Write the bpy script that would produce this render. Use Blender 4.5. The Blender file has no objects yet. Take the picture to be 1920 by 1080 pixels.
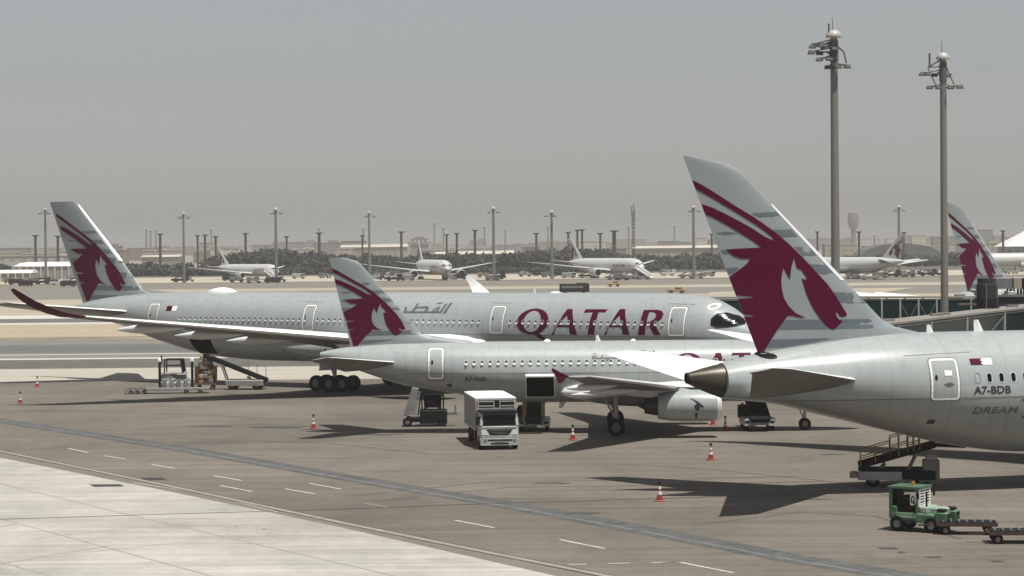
import bpy, bmesh, math, random
import numpy as np
from mathutils import Vector, Matrix, geometry
R = math.radians
PI = math.pi
sc = bpy.context.scene
col = sc.collection

# ------------------------------------------------------------------ camera
FOC, CAM_H, ROLL, HORIZ = 4500.0, 12.5, R(0.55), 460.0      # focal length in photo pixels, metres, radians, photo row
PITCH = math.atan((540 - HORIZ) / FOC)
fw = np.array([0, math.cos(PITCH), -math.sin(PITCH)])
up0 = np.array([0, math.sin(PITCH), math.cos(PITCH)])
rt0 = np.array([1.0, 0, 0])
rt = rt0 * math.cos(ROLL) - up0 * math.sin(ROLL)
up = up0 * math.cos(ROLL) + rt0 * math.sin(ROLL)
CAM = np.array([0, 0, CAM_H])
cam = bpy.data.cameras.new('camera')
cam.sensor_width = 36.0
cam.lens = FOC / 1920 * 36.0
cam.clip_start, cam.clip_end = 1.0, 60000
camo = bpy.data.objects.new('camera', cam)
col.objects.link(camo)
camo.matrix_world = Matrix(((rt[0], up[0], -fw[0], 0), (rt[1], up[1], -fw[1], 0), (rt[2], up[2], -fw[2], CAM_H), (0, 0, 0, 1)))
sc.camera = camo

# ------------------------------------------------------------------ sky, sun, exposure
SUN_DIR = Vector((0.21, -0.28, 1.0)).normalized()            # towards the sun
sun_el = math.asin(SUN_DIR.z)
sun_az = math.atan2(SUN_DIR.x, SUN_DIR.y)
w = bpy.data.worlds.new('World')
sc.world = w
w.use_nodes = True
nt = w.node_tree
nt.nodes.clear()
sky = nt.nodes.new('ShaderNodeTexSky')
sky.sky_type = 'NISHITA'
sky.sun_disc = False
sky.sun_elevation = sun_el
sky.sun_rotation = sun_az
sky.altitude = 0
sky.air_density = 1.0
sky.dust_density = 0.8
sky.ozone_density = 1.0
bg = nt.nodes.new('ShaderNodeBackground')
bg.inputs['Strength'].default_value = 0.066
out = nt.nodes.new('ShaderNodeOutputWorld')
hs = nt.nodes.new('ShaderNodeHueSaturation')                       # dusty air: the blue is nearly washed out
hs.inputs['Saturation'].default_value = 0.26
nt.links.new(sky.outputs[0], hs.inputs['Color'])
nt.links.new(hs.outputs[0], bg.inputs['Color'])
nt.links.new(bg.outputs[0], out.inputs['Surface'])
sl = bpy.data.lights.new('sun', 'SUN')
sl.energy = 5.0
sl.angle = R(0.55)
sl.color = (1.0, 0.965, 0.915)
so = bpy.data.objects.new('sun', sl)
col.objects.link(so)
so.rotation_euler = SUN_DIR.to_track_quat('Z', 'Y').to_euler()
so.location = (60, -40, 200)
sc.view_settings.view_transform = 'Standard'
sc.view_settings.look = 'None'
sc.view_settings.exposure = 0.17
sc.view_settings.gamma = 1.0
sc.cycles.max_bounces = 6
sc.cycles.diffuse_bounces = 3
sc.cycles.glossy_bounces = 3
sc.cycles.volume_bounces = 0
sc.cycles.use_denoising = True


def ray(px, py):
    return fw + rt * (px - 960) / FOC + up * (540 - py) / FOC


def G(px, py, z=0.0):
    """point of the ground seen at a photo pixel"""
    r = ray(px, py)
    return Vector(CAM + r * ((z - CAM_H) / r[2]))


def at(px, py, D):
    """point at depth D seen at a photo pixel"""
    r = ray(px, py)
    return Vector(CAM + r * (D / r[1]))


def depth_of(py, px=960):
    return G(px, py).y


# ------------------------------------------------------------------ materials
MATS = {}


def mat(name, color, rough=0.6, metal=0.0, coat=0.0, var=0.0, scale=1.0, stretch=(1, 1, 1), var2=0.0, scale2=8.0, spec=0.5, tint=None, bump=0.0):
    if name in MATS:
        return MATS[name]
    m = bpy.data.materials.new(name)
    m.use_nodes = True
    n = m.node_tree
    b = n.nodes['Principled BSDF']
    b.inputs['Roughness'].default_value = rough
    b.inputs['Metallic'].default_value = metal
    b.inputs['Specular IOR Level'].default_value = spec
    b.inputs['Coat Weight'].default_value = coat
    b.inputs['Coat Roughness'].default_value = 0.06
    b.inputs['Base Color'].default_value = (*color, 1)
    if var > 0:
        tc = n.nodes.new('ShaderNodeTexCoord')
        mp = n.nodes.new('ShaderNodeMapping')
        mp.inputs['Scale'].default_value = [scale * s for s in stretch]
        n.links.new(tc.outputs['Object'], mp.inputs[0])
        no = n.nodes.new('ShaderNodeTexNoise')
        no.inputs['Scale'].default_value = 1.0
        no.inputs['Detail'].default_value = 6
        no.inputs['Roughness'].default_value = 0.62
        n.links.new(mp.outputs[0], no.inputs['Vector'])
        rmp = n.nodes.new('ShaderNodeValToRGB')
        t = tint or (1, 1, 1)
        rmp.color_ramp.elements[0].position = 0.28
        rmp.color_ramp.elements[1].position = 0.72
        rmp.color_ramp.elements[0].color = (*[max(0, c * (1 - var)) for c in color], 1)
        rmp.color_ramp.elements[1].color = (*[min(1, c * (1 + var) * k) for c, k in zip(color, t)], 1)
        n.links.new(no.outputs['Fac'], rmp.inputs[0])
        last = rmp.outputs[0]
        if var2 > 0:
            no2 = n.nodes.new('ShaderNodeTexNoise')
            no2.inputs['Scale'].default_value = scale2
            no2.inputs['Detail'].default_value = 4
            n.links.new(tc.outputs['Object'], no2.inputs['Vector'])
            mx = n.nodes.new('ShaderNodeMix')
            mx.data_type = 'RGBA'
            mx.blend_type = 'MULTIPLY'
            mr = n.nodes.new('ShaderNodeMapRange')
            mr.inputs['From Min'].default_value = 0.3
            mr.inputs['From Max'].default_value = 0.7
            mr.inputs['To Min'].default_value = 1 - var2
            mr.inputs['To Max'].default_value = 1 + var2
            n.links.new(no2.outputs['Fac'], mr.inputs['Value'])
            mx.inputs['Factor'].default_value = 1
            n.links.new(last, mx.inputs['A'])
            n.links.new(mr.outputs[0], mx.inputs['B'])
            last = mx.outputs['Result']
            if bump > 0:
                bp = n.nodes.new('ShaderNodeBump')
                bp.inputs['Strength'].default_value = bump
                n.links.new(no2.outputs['Fac'], bp.inputs['Height'])
                n.links.new(bp.outputs[0], b.inputs['Normal'])
        n.links.new(last, b.inputs['Base Color'])
    MATS[name] = m
    return m


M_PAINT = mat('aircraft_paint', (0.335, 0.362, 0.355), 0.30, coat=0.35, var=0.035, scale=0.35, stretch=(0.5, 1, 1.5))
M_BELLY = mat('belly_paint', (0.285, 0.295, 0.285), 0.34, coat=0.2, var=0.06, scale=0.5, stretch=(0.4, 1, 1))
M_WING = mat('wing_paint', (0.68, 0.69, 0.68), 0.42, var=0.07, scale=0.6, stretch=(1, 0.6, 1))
M_WINGU = mat('wing_underside_shaded', (0.155, 0.148, 0.132), 0.5, spec=0.3, var=0.18, scale=0.5, stretch=(1, 0.5, 1))  # grey underside paint, darkened further to carry the shade below the wing
M_CABIN = mat('cabin_window', (0.060, 0.064, 0.064), 0.3, spec=0.2)
M_FINP = mat('fin_paint', (0.235, 0.262, 0.266), 0.45, spec=0.4, coat=0.0, var=0.04, scale=0.4)
M_BAND = mat('fin_band_paint', (0.105, 0.127, 0.14), 0.48, spec=0.35, coat=0.0)
M_BURG = mat('burgundy_paint', (0.072, 0.0004, 0.0215), 0.55, spec=0.10, coat=0.0, var=0.06, scale=0.7)
M_GREYT = mat('grey_lettering_paint', (0.10, 0.105, 0.105), 0.45)
M_DARKT = mat('dark_lettering_paint', (0.02, 0.022, 0.024), 0.45)
M_WHITE = mat('white_paint', (0.80, 0.80, 0.78), 0.4, var=0.05, scale=1.5)
M_LE = mat('bare_metal', (0.80, 0.80, 0.80), 0.3, metal=0.3)
M_GLASS = mat('dark_window', (0.004, 0.005, 0.007), 0.12, spec=0.16)
M_RIM = mat('window_frame_metal', (0.55, 0.57, 0.56), 0.4)
M_GLINT = mat('window_glint', (0.78, 0.79, 0.77), 0.5)  # white standing in for sunlight on the lower window reveal
M_HOLD = mat('hold_lining', (0.004, 0.004, 0.004), 0.95, spec=0.05)
M_TYRE = mat('tyre_rubber', (0.009, 0.009, 0.009), 0.9, spec=0.12)
M_GEAR = mat('gear_steel', (0.32, 0.33, 0.33), 0.45, metal=0.3)
M_HUB = mat('wheel_hub', (0.15, 0.15, 0.145), 0.5)
M_HOT = mat('exhaust_metal', (0.052, 0.041, 0.028), 0.38, metal=0.25, var=0.3, scale=1.5)
M_DARKM = mat('dark_metal', (0.012, 0.012, 0.013), 0.65, spec=0.2)
M_CORE = mat('engine_core_metal', (0.045, 0.043, 0.042), 0.45, metal=0.4)
M_SEAM = mat('seam_sealant', (0.16, 0.17, 0.17), 0.6)
M_BLACK = mat('cockpit_black', (0.006, 0.006, 0.007), 0.12)


def panel_joints(m, pitch, dark):
    """skin joints: rings along the body and a few lines round it, in the aircraft's own coordinates"""
    n = m.node_tree
    b = n.nodes['Principled BSDF']
    src = b.inputs['Base Color'].links[0].from_socket
    tc = n.nodes.new('ShaderNodeTexCoord')
    sp = n.nodes.new('ShaderNodeSeparateXYZ')
    n.links.new(tc.outputs['Object'], sp.inputs[0])
    fac = None
    for ax, p, wd in (('X', pitch, 0.035), ('Z', 1.35, 0.022)):
        md = n.nodes.new('ShaderNodeMath')
        md.operation = 'PINGPONG'
        md.inputs[1].default_value = p / 2
        n.links.new(sp.outputs[ax], md.inputs[0])
        lt = n.nodes.new('ShaderNodeMath')
        lt.operation = 'LESS_THAN'
        lt.inputs[1].default_value = wd
        n.links.new(md.outputs[0], lt.inputs[0])
        if fac is None:
            fac = lt.outputs[0]
        else:
            mx = n.nodes.new('ShaderNodeMath')
            mx.operation = 'MAXIMUM'
            n.links.new(fac, mx.inputs[0])
            n.links.new(lt.outputs[0], mx.inputs[1])
            fac = mx.outputs[0]
    mp = n.nodes.new('ShaderNodeMapping')
    mp.inputs['Scale'].default_value = (2.2, 2.2, 0.22)
    n.links.new(tc.outputs['Object'], mp.inputs[0])
    no = n.nodes.new('ShaderNodeTexNoise')
    no.inputs['Detail'].default_value = 5
    no.inputs['Scale'].default_value = 1.0
    n.links.new(mp.outputs[0], no.inputs['Vector'])
    mr = n.nodes.new('ShaderNodeMapRange')
    mr.inputs['From Min'].default_value = 0.45
    mr.inputs['From Max'].default_value = 0.8
    mr.inputs['To Min'].default_value = 1.0
    mr.inputs['To Max'].default_value = 0.86
    n.links.new(no.outputs['Fac'], mr.inputs['Value'])
    m0 = n.nodes.new('ShaderNodeMix')
    m0.data_type = 'RGBA'
    m0.blend_type = 'MULTIPLY'
    m0.inputs['Factor'].default_value = 1
    n.links.new(src, m0.inputs['A'])
    n.links.new(mr.outputs[0], m0.inputs['B'])
    mx = n.nodes.new('ShaderNodeMix')
    mx.data_type = 'RGBA'
    mx.blend_type = 'MULTIPLY'
    mx.inputs['B'].default_value = (dark, dark, dark, 1)
    n.links.new(fac, mx.inputs['Factor'])
    n.links.new(m0.outputs['Result'], mx.inputs['A'])
    n.links.new(mx.outputs['Result'], b.inputs['Base Color'])


panel_joints(M_PAINT, 3.1, 0.88)
panel_joints(M_BELLY, 3.1, 0.85)


# ------------------------------------------------------------------ mesh building
class MB:
    def __init__(s):
        s.v, s.f, s.m = [], [], []

    def add(s, verts, faces, mi=0, T=None):
        o = len(s.v)
        for p in verts:
            p = Vector(p)
            s.v.append(tuple(T @ p) if T else tuple(p))
        for f in faces:
            s.f.append([i + o for i in f])
            s.m.append(mi)
        return s

    def box(s, c, d, mi=0, T=None, taper=1.0, rz=0.0):
        x, y, z = d[0] / 2, d[1] / 2, d[2] / 2
        vs = []
        for sz, k in ((-1, 1.0), (1, taper)):
            for sx, sy in ((-1, -1), (1, -1), (1, 1), (-1, 1)):
                p = Vector((sx * x * k, sy * y * k, sz * z))
                if rz:
                    p = Matrix.Rotation(rz, 3, 'Z') @ p
                vs.append(p + Vector(c))
        return s.add(vs, [(3, 2, 1, 0), (4, 5, 6, 7), (0, 1, 5, 4), (1, 2, 6, 5), (2, 3, 7, 6), (3, 0, 4, 7)], mi, T)

    def bbox(s, c, d, b=0.06, mi=0, T=None):
        """box with chamfered vertical and top edges"""
        x, y, z = d[0] / 2, d[1] / 2, d[2] / 2
        def ring(ix, iy, zz):
            return [Vector(c) + Vector(q) for q in ((-ix + b, -iy, zz), (ix - b, -iy, zz), (ix, -iy + b, zz), (ix, iy - b, zz), (ix - b, iy, zz), (-ix + b, iy, zz), (-ix, iy - b, zz), (-ix, -iy + b, zz))]
        rings = [ring(x, y, -z), ring(x, y, z - b), ring(x - b, y - b, z)]
        return s.loft(rings, mi, T)

    def beam(s, p0, p1, wd, ht, mi=0, T=None):
        p0, p1 = Vector(p0), Vector(p1)
        d = (p1 - p0).normalized()
        side = d.cross(Vector((0, 0, 1)))
        if side.length < 1e-4:
            side = Vector((1, 0, 0))
        side.normalize()
        u = side.cross(d)
        vs = []
        for p in (p0, p1):
            for a, b in ((-1, -1), (1, -1), (1, 1), (-1, 1)):
                vs.append(p + side * a * wd / 2 + u * b * ht / 2)
        return s.add(vs, [(3, 2, 1, 0), (4, 5, 6, 7), (0, 1, 5, 4), (1, 2, 6, 5), (2, 3, 7, 6), (3, 0, 4, 7)], mi, T)

    def tube(s, p0, p1, r0, r1=None, n=10, mi=0, T=None):
        r1 = r0 if r1 is None else r1
        p0, p1 = Vector(p0), Vector(p1)
        d = (p1 - p0).normalized()
        a = d.orthogonal().normalized()
        b = d.cross(a)
        rings = []
        for p, r in ((p0, r0), (p1, r1)):
            rings.append([p + (a * math.cos(t) + b * math.sin(t)) * r for t in [2 * PI * i / n for i in range(n)]])
        return s.loft(rings, mi, T)

    def loft(s, rings, mi=0, T=None, cap0=True, cap1=True):
        n = len(rings[0])
        vs = [p for r in rings for p in r]
        fs = []
        for k in range(len(rings) - 1):
            for i in range(n):
                j = (i + 1) % n
                fs.append((k * n + i, k * n + j, (k + 1) * n + j, (k + 1) * n + i))
        if cap0:
            fs.append(tuple(range(n - 1, -1, -1)))
        if cap1:
            o = (len(rings) - 1) * n
            fs.append(tuple(o + i for i in range(n)))
        return s.add(vs, fs, mi, T)

    def lathe(s, prof, axis='x', c=(0, 0, 0), n=32, mi=0, T=None, cap0=False, cap1=False):
        """prof: (distance along axis, radius)"""
        rings = []
        for t, r in prof:
            ring = []
            for i in range(n):
                a = 2 * PI * i / n
                if axis == 'x':
                    p = (t, r * math.sin(a), r * math.cos(a))
                elif axis == 'y':
                    p = (r * math.cos(a), t, r * math.sin(a))
                else:
                    p = (r * math.cos(a), r * math.sin(a), t)
                ring.append(Vector(p) + Vector(c))
            rings.append(ring)
        return s.loft(rings, mi, T, cap0, cap1)

    def build(s, name, mats, parent=None, smooth=None, loc=None, rot=None):
        me = bpy.data.meshes.new(name)
        me.from_pydata(s.v, [], s.f)
        for m in (mats if isinstance(mats, (list, tuple)) else [mats]):
            me.materials.append(m)
        for p, i in zip(me.polygons, s.m):
            p.material_index = i
        bm = bmesh.new()
        bm.from_mesh(me)
        bmesh.ops.recalc_face_normals(bm, faces=bm.faces)
        bm.to_mesh(me)
        bm.free()
        if smooth:
            me.shade_smooth()
            me.set_sharp_from_angle(angle=R(smooth))
        o = bpy.data.objects.new(name, me)
        col.objects.link(o)
        if parent:
            o.parent = parent
        if loc is not None:
            o.location = loc
        if rot is not None:
            o.rotation_euler = rot
        return o


def thing(name, label, cat, loc=(0, 0, 0), rz=0.0, group=None):
    o = bpy.data.objects.new(name, None)
    o.empty_display_size = 0.5
    col.objects.link(o)
    o.location = loc
    o.rotation_euler = (0, 0, rz)
    return tag(o, label, cat, group)


def tag(o, label, cat, group=None):
    o['label'] = label
    o['category'] = cat
    if group:
        o['group'] = group
    return o


def struct(o, kind='structure'):
    o['kind'] = kind
    return o


def dup(root, loc, rz, label=None, group=None):
    r = root.copy()
    col.objects.link(r)
    r.location = loc
    r.rotation_euler = (0, 0, rz)
    if label:
        r['label'] = label
    if group:
        r['group'] = group
    for ch in list(root.children):
        c = ch.copy()
        col.objects.link(c)
        c.parent = r
        for g in list(ch.children):
            d = g.copy()
            col.objects.link(d)
            d.parent = c
    return r
# ------------------------------------------------------------------ ground
def sheet(name, pts, z, m, kind='structure'):
    mb = MB()
    mb.add([(p[0], p[1], z) for p in pts], [tuple(range(len(pts)))])
    o = mb.build(name, m)
    o['kind'] = kind
    return o


def ground_mat(name, c, var=0.12, sx=0.02, sy=0.12, var2=0.08, sc2=0.9, rough=0.9):
    """pavement: broad stains drawn out along the traffic, fine grain"""
    return mat(name, c, rough, var=var, scale=1.0, stretch=(sx, sy, 1), var2=var2, scale2=sc2, spec=0.25)


def apron_mat(name, c, joint, cell, rubber=0.5):
    """asphalt or concrete with patches, stains, joints between the bays and rubber marks"""
    m = bpy.data.materials.new(name)
    m.use_nodes = True
    n = m.node_tree
    L = n.links
    b = n.nodes['Principled BSDF']
    b.inputs['Roughness'].default_value = 0.88
    b.inputs['Specular IOR Level'].default_value = 0.25
    tc = n.nodes.new('ShaderNodeTexCoord')

    def noise(sx, sy, rot=0.0, detail=5, rough=0.6):
        mp = n.nodes.new('ShaderNodeMapping')
        mp.inputs['Scale'].default_value = (sx, sy, 1)
        mp.inputs['Rotation'].default_value = (0, 0, rot)
        L.new(tc.outputs['Object'], mp.inputs[0])
        no = n.nodes.new('ShaderNodeTexNoise')
        no.inputs['Scale'].default_value = 1
        no.inputs['Detail'].default_value = detail
        no.inputs['Roughness'].default_value = rough
        L.new(mp.outputs[0], no.inputs['Vector'])
        return no.outputs['Fac']

    def remap(v, a, bb, lo, hi):
        r = n.nodes.new('ShaderNodeMapRange')
        r.inputs['From Min'].default_value = a
        r.inputs['From Max'].default_value = bb
        r.inputs['To Min'].default_value = lo
        r.inputs['To Max'].default_value = hi
        L.new(v, r.inputs['Value'])
        return r.outputs[0]

    def mul(a, bb):
        k = n.nodes.new('ShaderNodeMath')
        k.operation = 'MULTIPLY'
        L.new(a, k.inputs[0])
        L.new(bb, k.inputs[1])
        return k.outputs[0]
    v = remap(noise(0.035, 0.05), 0.3, 0.7, 0.80, 1.16)
    v = mul(v, remap(noise(0.08, 0.55, R(6)), 0.3, 0.7, 0.86, 1.12))
    v = mul(v, remap(noise(0.05, 1.3, R(-9), 4), 0.35, 0.75, 1.10, 0.80))
    v = mul(v, remap(noise(0.30, 0.16, R(40), 4), 0.58, 0.76, 1.0, 1 - 0.45 * rubber))
    v = mul(v, remap(noise(0.11, 0.035, R(12), 6, 0.7), 0.42, 0.66, 1.07, 1 - 0.30 * rubber))
    v = mul(v, remap(noise(0.9, 0.7, R(20), 3), 0.68, 0.76, 1.0, 1 - 0.40 * rubber))
    v = mul(v, remap(noise(2.2, 2.2, 0, 3, 0.7), 0.3, 0.7, 0.93, 1.07))
    v = mul(v, remap(noise(0.045, 2.4, R(4), 2), 0.66, 0.74, 1.0, 1 - 0.28 * rubber))
    col2 = n.nodes.new('ShaderNodeMix')
    col2.data_type = 'RGBA'
    col2.inputs['A'].default_value = (*c, 1)
    col2.inputs['B'].default_value = (c[0] * 1.05, c[1] * 1.0, c[2] * 0.93, 1)
    L.new(noise(0.06, 0.09, 1.0), col2.inputs['Factor'])
    mx = n.nodes.new('ShaderNodeMix')
    mx.data_type = 'RGBA'
    mx.blend_type = 'MULTIPLY'
    mx.inputs['Factor'].default_value = 1
    L.new(col2.outputs['Result'], mx.inputs['A'])
    L.new(v, mx.inputs['B'])
    last = mx.outputs['Result']
    if joint > 0:
        mp = n.nodes.new('ShaderNodeMapping')
        mp.inputs['Rotation'].default_value = (0, 0, cell[2])
        L.new(tc.outputs['Object'], mp.inputs[0])
        br = n.nodes.new('ShaderNodeTexBrick')
        br.offset = 0
        br.inputs['Scale'].default_value = 1
        br.inputs['Brick Width'].default_value = cell[0]
        br.inputs['Row Height'].default_value = cell[1]
        br.inputs['Mortar Size'].default_value = cell[3]
        br.inputs['Mortar Smooth'].default_value = 0.3
        br.inputs['Color1'].default_value = (1, 1, 1, 1)
        br.inputs['Color2'].default_value = (0.95, 0.95, 0.95, 1)
        br.inputs['Mortar'].default_value = (1 - joint, 1 - joint, 1 - joint, 1)
        L.new(mp.outputs[0], br.inputs['Vector'])
        m2 = n.nodes.new('ShaderNodeMix')
        m2.data_type = 'RGBA'
        m2.blend_type = 'MULTIPLY'
        m2.inputs['Factor'].default_value = 1
        L.new(last, m2.inputs['A'])
        L.new(br.outputs['Color'], m2.inputs['B'])
        last = m2.outputs['Result']
    L.new(last, b.inputs['Base Color'])
    return m


XW = 1600
desert = ground_mat('desert_sand', (0.27, 0.235, 0.185), 0.15, 0.004, 0.01, 0.12, 0.05)
sheet('ground', [(-9000, -300), (9000, -300), (9000, 11000), (-9000, 11000)], -0.02, desert)
M_ASPH = apron_mat('apron_asphalt', (0.140, 0.128, 0.109), 0.0, None)
M_CONC = apron_mat('apron_concrete', (0.365, 0.358, 0.328), 0.0, None, 0.55)
sheet('apron_tarmac', [(-XW, -200), (XW, -200), (XW, 227), (-XW, 227)], 0.0, M_ASPH)


def band(name, y0, y1, m, z=0.0):
    return sheet(name, [(-XW, y0), (XW, y0), (XW, y1), (-XW, y1)], z, m)


g_conc = ground_mat('pale_concrete', (0.36, 0.335, 0.285), 0.08, 0.02, 0.2, 0.06, 0.6)
g_scrub = ground_mat('scrubby_verge', (0.105, 0.104, 0.088), 0.18, 0.03, 0.3, 0.16, 0.5)
g_tax = ground_mat('taxiway_asphalt', (0.115, 0.116, 0.107), 0.10, 0.01, 0.1, 0.06, 0.5)
g_line = ground_mat('line_paint', (0.48, 0.465, 0.42), 0.08, 0.05, 0.5, 0.05, 0.8)
g_grey = ground_mat('grey_shoulder', (0.175, 0.166, 0.146), 0.10, 0.01, 0.15, 0.06, 0.4)
g_sand = ground_mat('tan_sand', (0.34, 0.285, 0.20), 0.10, 0.02, 0.08, 0.10, 0.35)
g_rough = ground_mat('rough_sand', (0.22, 0.185, 0.135), 0.35, 0.06, 0.12, 0.3, 0.4)
g_pale = ground_mat('pale_sand', (0.34, 0.30, 0.23), 0.12, 0.004, 0.02, 0.10, 0.1)
g_brown = ground_mat('brown_runway', (0.18, 0.162, 0.132), 0.12, 0.003, 0.03, 0.08, 0.1)
g_dark = ground_mat('dark_kerb_line', (0.10, 0.095, 0.08), 0.2, 0.02, 0.2, 0.1, 0.3)
band('service_road', 227, 252, g_conc)
band('verge', 252, 273, g_scrub)
band('taxiway_line', 273, 276, g_line, 0.004)
band('taxiway_shoulder', 273, 290, g_grey)
band('taxiway_line', 285, 286.6, g_line, 0.004)
band('taxiway', 290, 316, g_tax)
band('taxiway_shoulder', 316, 332, g_grey)
band('sand_strip', 332, 344, g_rough)
band('sand_strip', 344, 403, g_sand)
band('taxiway_line', 403, 411, g_line)
band('taxiway', 411, 436, g_tax)
band('taxiway_line', 436, 458, g_line)
band('sand_strip', 458, 600, g_pale)
band('runway', 600, 690, g_grey)
band('sand_strip', 690, 735, g_pale)
band('runway', 735, 856, g_brown)
band('kerb', 856, 874, g_dark)
g_far = ground_mat('far_apron_concrete', (0.40, 0.355, 0.28), 0.08, 0.004, 0.03, 0.05, 0.1)
band('apron_concrete', 874, 1040, g_far)
band('scrubland', 1040, 1500, g_scrub)
# patches of paler sand and darker tarmac between the runways, seen beside the big fin
def ppoly(name, pix, z, m):
    return sheet(name, [G(*p) for p in pix], z, m)


ppoly('sand_strip', [(1330, 548), (1500, 541), (1760, 539), (2100, 537), (2100, 556), (1330, 560)], 0.004, g_pale)
ppoly('runway', [(1650, 549), (1700, 541), (1775, 536), (1990, 535), (1990, 545), (1760, 550)], 0.008, g_grey)
ppoly('sand_strip', [(-200, 545), (60, 543), (240, 540), (330, 548), (160, 560), (-200, 560)], 0.004, g_grey)

# near apron: pale concrete bay, service-road lines, tarred strip, dashes
conc = [(-900, 700), (0, 858), (300, 918), (640, 989), (1033, 1078), (1400, 1165), (1400, 2400), (-900, 2400)]
ppoly('concrete_apron', conc, 0.004, M_CONC)
ppoly('concrete_edge', [(-900, 682), (0, 849), (640, 979), (1100, 1078), (1500, 1172), (1400, 1165), (1033, 1078), (640, 989), (300, 918), (0, 858), (-900, 700)], 0.006,
      ground_mat('edge_strip', (0.16, 0.145, 0.122), 0.1, 0.1, 0.1, 0.08, 0.9))
M_MARK = mat('road_paint', (0.46, 0.445, 0.41), 0.8, var=0.22, scale=1.4, var2=0.2, scale2=5)
M_MARKF = mat('worn_road_paint', (0.25, 0.235, 0.20), 0.85, var=0.2, scale=1.4)
M_TAR = mat('blue_grey_tar', (0.078, 0.079, 0.076), 0.8, var=0.35, scale=0.5, stretch=(0.35, 1.6, 1), var2=0.25, scale2=2.2)
M_JOINT = mat('joint_sealant', (0.055, 0.05, 0.042), 0.9, var=0.25, scale=1)


def line_px(name, pts, wd, m, z):
    """painted line of real width along ground points under photo pixels"""
    P = [G(*p) for p in pts]
    L, Rr = [], []
    for i, p in enumerate(P):
        d = (P[min(i + 1, len(P) - 1)] - P[max(i - 1, 0)]).normalized()
        s = Vector((-d.y, d.x, 0)) * wd / 2
        L.append(p + s)
        Rr.append(p - s)
    mb = MB()
    for i in range(len(P) - 1):
        mb.add([(*L[i][:2], z), (*L[i + 1][:2], z), (*Rr[i + 1][:2], z), (*Rr[i][:2], z)], [(0, 1, 2, 3)])
    o = mb.build(name, m)
    o['kind'] = 'structure'
    return o


edge = [(-400, 765), (0, 846), (320, 912), (640, 980), (900, 1033), (1167, 1086), (1500, 1155)]
line_px('road_marking', edge, 0.62, M_JOINT, 0.010)
line_px('road_marking', edge, 0.36, M_MARKF, 0.014)
line_px('road_marking', [(-300, 738), (0, 789), (320, 838), (640, 894), (960, 948), (1240, 1000), (1480, 1046), (1720, 1085), (2000, 1140)], 1.9, M_TAR, 0.006)
line_px('road_marking', [(-300, 738.5), (0, 789.5), (320, 839), (640, 896), (960, 951), (1240, 1003), (1480, 1049), (1720, 1089), (2000, 1144)], 0.22,
        mat('tar_seam', (0.14, 0.14, 0.14), 0.8, var=0.5, scale=1.0), 0.010)
line_px('pavement_joint', [(-200, 979), (0, 974), (320, 964), (640, 955), (900, 945), (1240, 935), (1500, 926)], 0.16, M_JOINT, 0.012)
M_CJ = mat('concrete_joint', (0.30, 0.28, 0.24), 0.9, var=0.3, scale=1.5)
for pts in ([(-200, 862), (0, 907), (227, 962), (640, 1057), (800, 1094)], [(-200, 925), (20, 978), (200, 1027), (393, 1079), (520, 1112)], [(-150, 1016), (0, 1054), (93, 1080), (200, 1110)], [(0, 1058), (100, 1040), (205, 1024)], [(-100, 1004), (30, 983)]):
    line_px('pavement_joint', pts, 0.10, M_CJ, 0.012)
for pts in ([(60, 1010), (250, 990), (420, 985), (560, 999)], [(120, 1040), (330, 1018), (520, 1020)], [(250, 905), (380, 925), (520, 960)], [(430, 990), (470, 982), (500, 990), (480, 1000), (560, 1003)]):
    line_px('tyre_mark', pts, 0.14, mat('tyre_mark', (0.33, 0.31, 0.265), 0.9, var=0.3, scale=1.2), 0.009)
for pts in ([(660, 930), (900, 905), (1200, 900), (1500, 893)], [(700, 940), (950, 914), (1240, 910), (1540, 902)], [(100, 838), (330, 822), (600, 830), (800, 850)], [(1300, 985), (1500, 960), (1640, 968), (1800, 1010)], [(1160, 870), (1330, 880), (1580, 905), (1700, 940)], [(40, 770), (300, 775), (540, 785)]):
    line_px('tyre_mark', pts, 0.22, mat('rubber_mark', (0.088, 0.080, 0.065), 0.9, var=0.35, scale=0.6), 0.007)


def d1(*p): return [(p[0] / 3, 760 + p[1] / 3), (p[2] / 3, 760 + p[3] / 3)]
def d2(*p): return [(640 + p[0] / 3, 800 + p[1] / 3), (640 + p[2] / 3, 800 + p[3] / 3)]
def d3(*p): return [(1240 + p[0] / 2.824, 800 + p[1] / 2.824), (1240 + p[2] / 2.824, 800 + p[3] / 2.824)]


for seg, strong in ((d1(115, 195, 180, 207), 0), (d1(385, 243, 495, 267), 1), (d1(590, 285, 705, 303), 1), (d1(760, 325, 850, 328), 0), (d1(850, 333, 985, 356), 1),
                    (d1(1070, 330, 1150, 332), 0), (d1(1240, 328, 1320, 330), 0), (d1(1200, 397, 1360, 424), 1), (d1(1240, 453, 1420, 486), 1), (d1(1600, 470, 1770, 499), 1),
                    (d1(1740, 440, 1920, 473), 1), (d1(1730, 272, 1800, 275), 0), (d2(130, 432, 260, 455), 0), (d2(640, 528, 860, 570), 1), (d2(1230, 637, 1480, 687), 1),
                    (d2(1280, 777, 1380, 775), 1), (d2(1505, 772, 1625, 768), 1), (d2(1745, 768, 1870, 760), 1), (d3(100, 720, 380, 775), 1), (d3(0, 718, 65, 715), 1)):
    line_px('road_marking', seg, 0.17 if strong else 0.15, M_MARK if strong else M_MARKF, 0.014)
M_DRAIN = mat('drain_iron', (0.03, 0.03, 0.028), 0.8)
for (a, b_, y) in ((168, 233, 911), (265, 312, 898.5)):
    ppoly('drain_cover', [(a, y - 2.2), (b_ - 8, y - 2.6), (b_, y + 1.2), (a + 8, y + 2.0)], 0.016, M_DRAIN)
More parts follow.
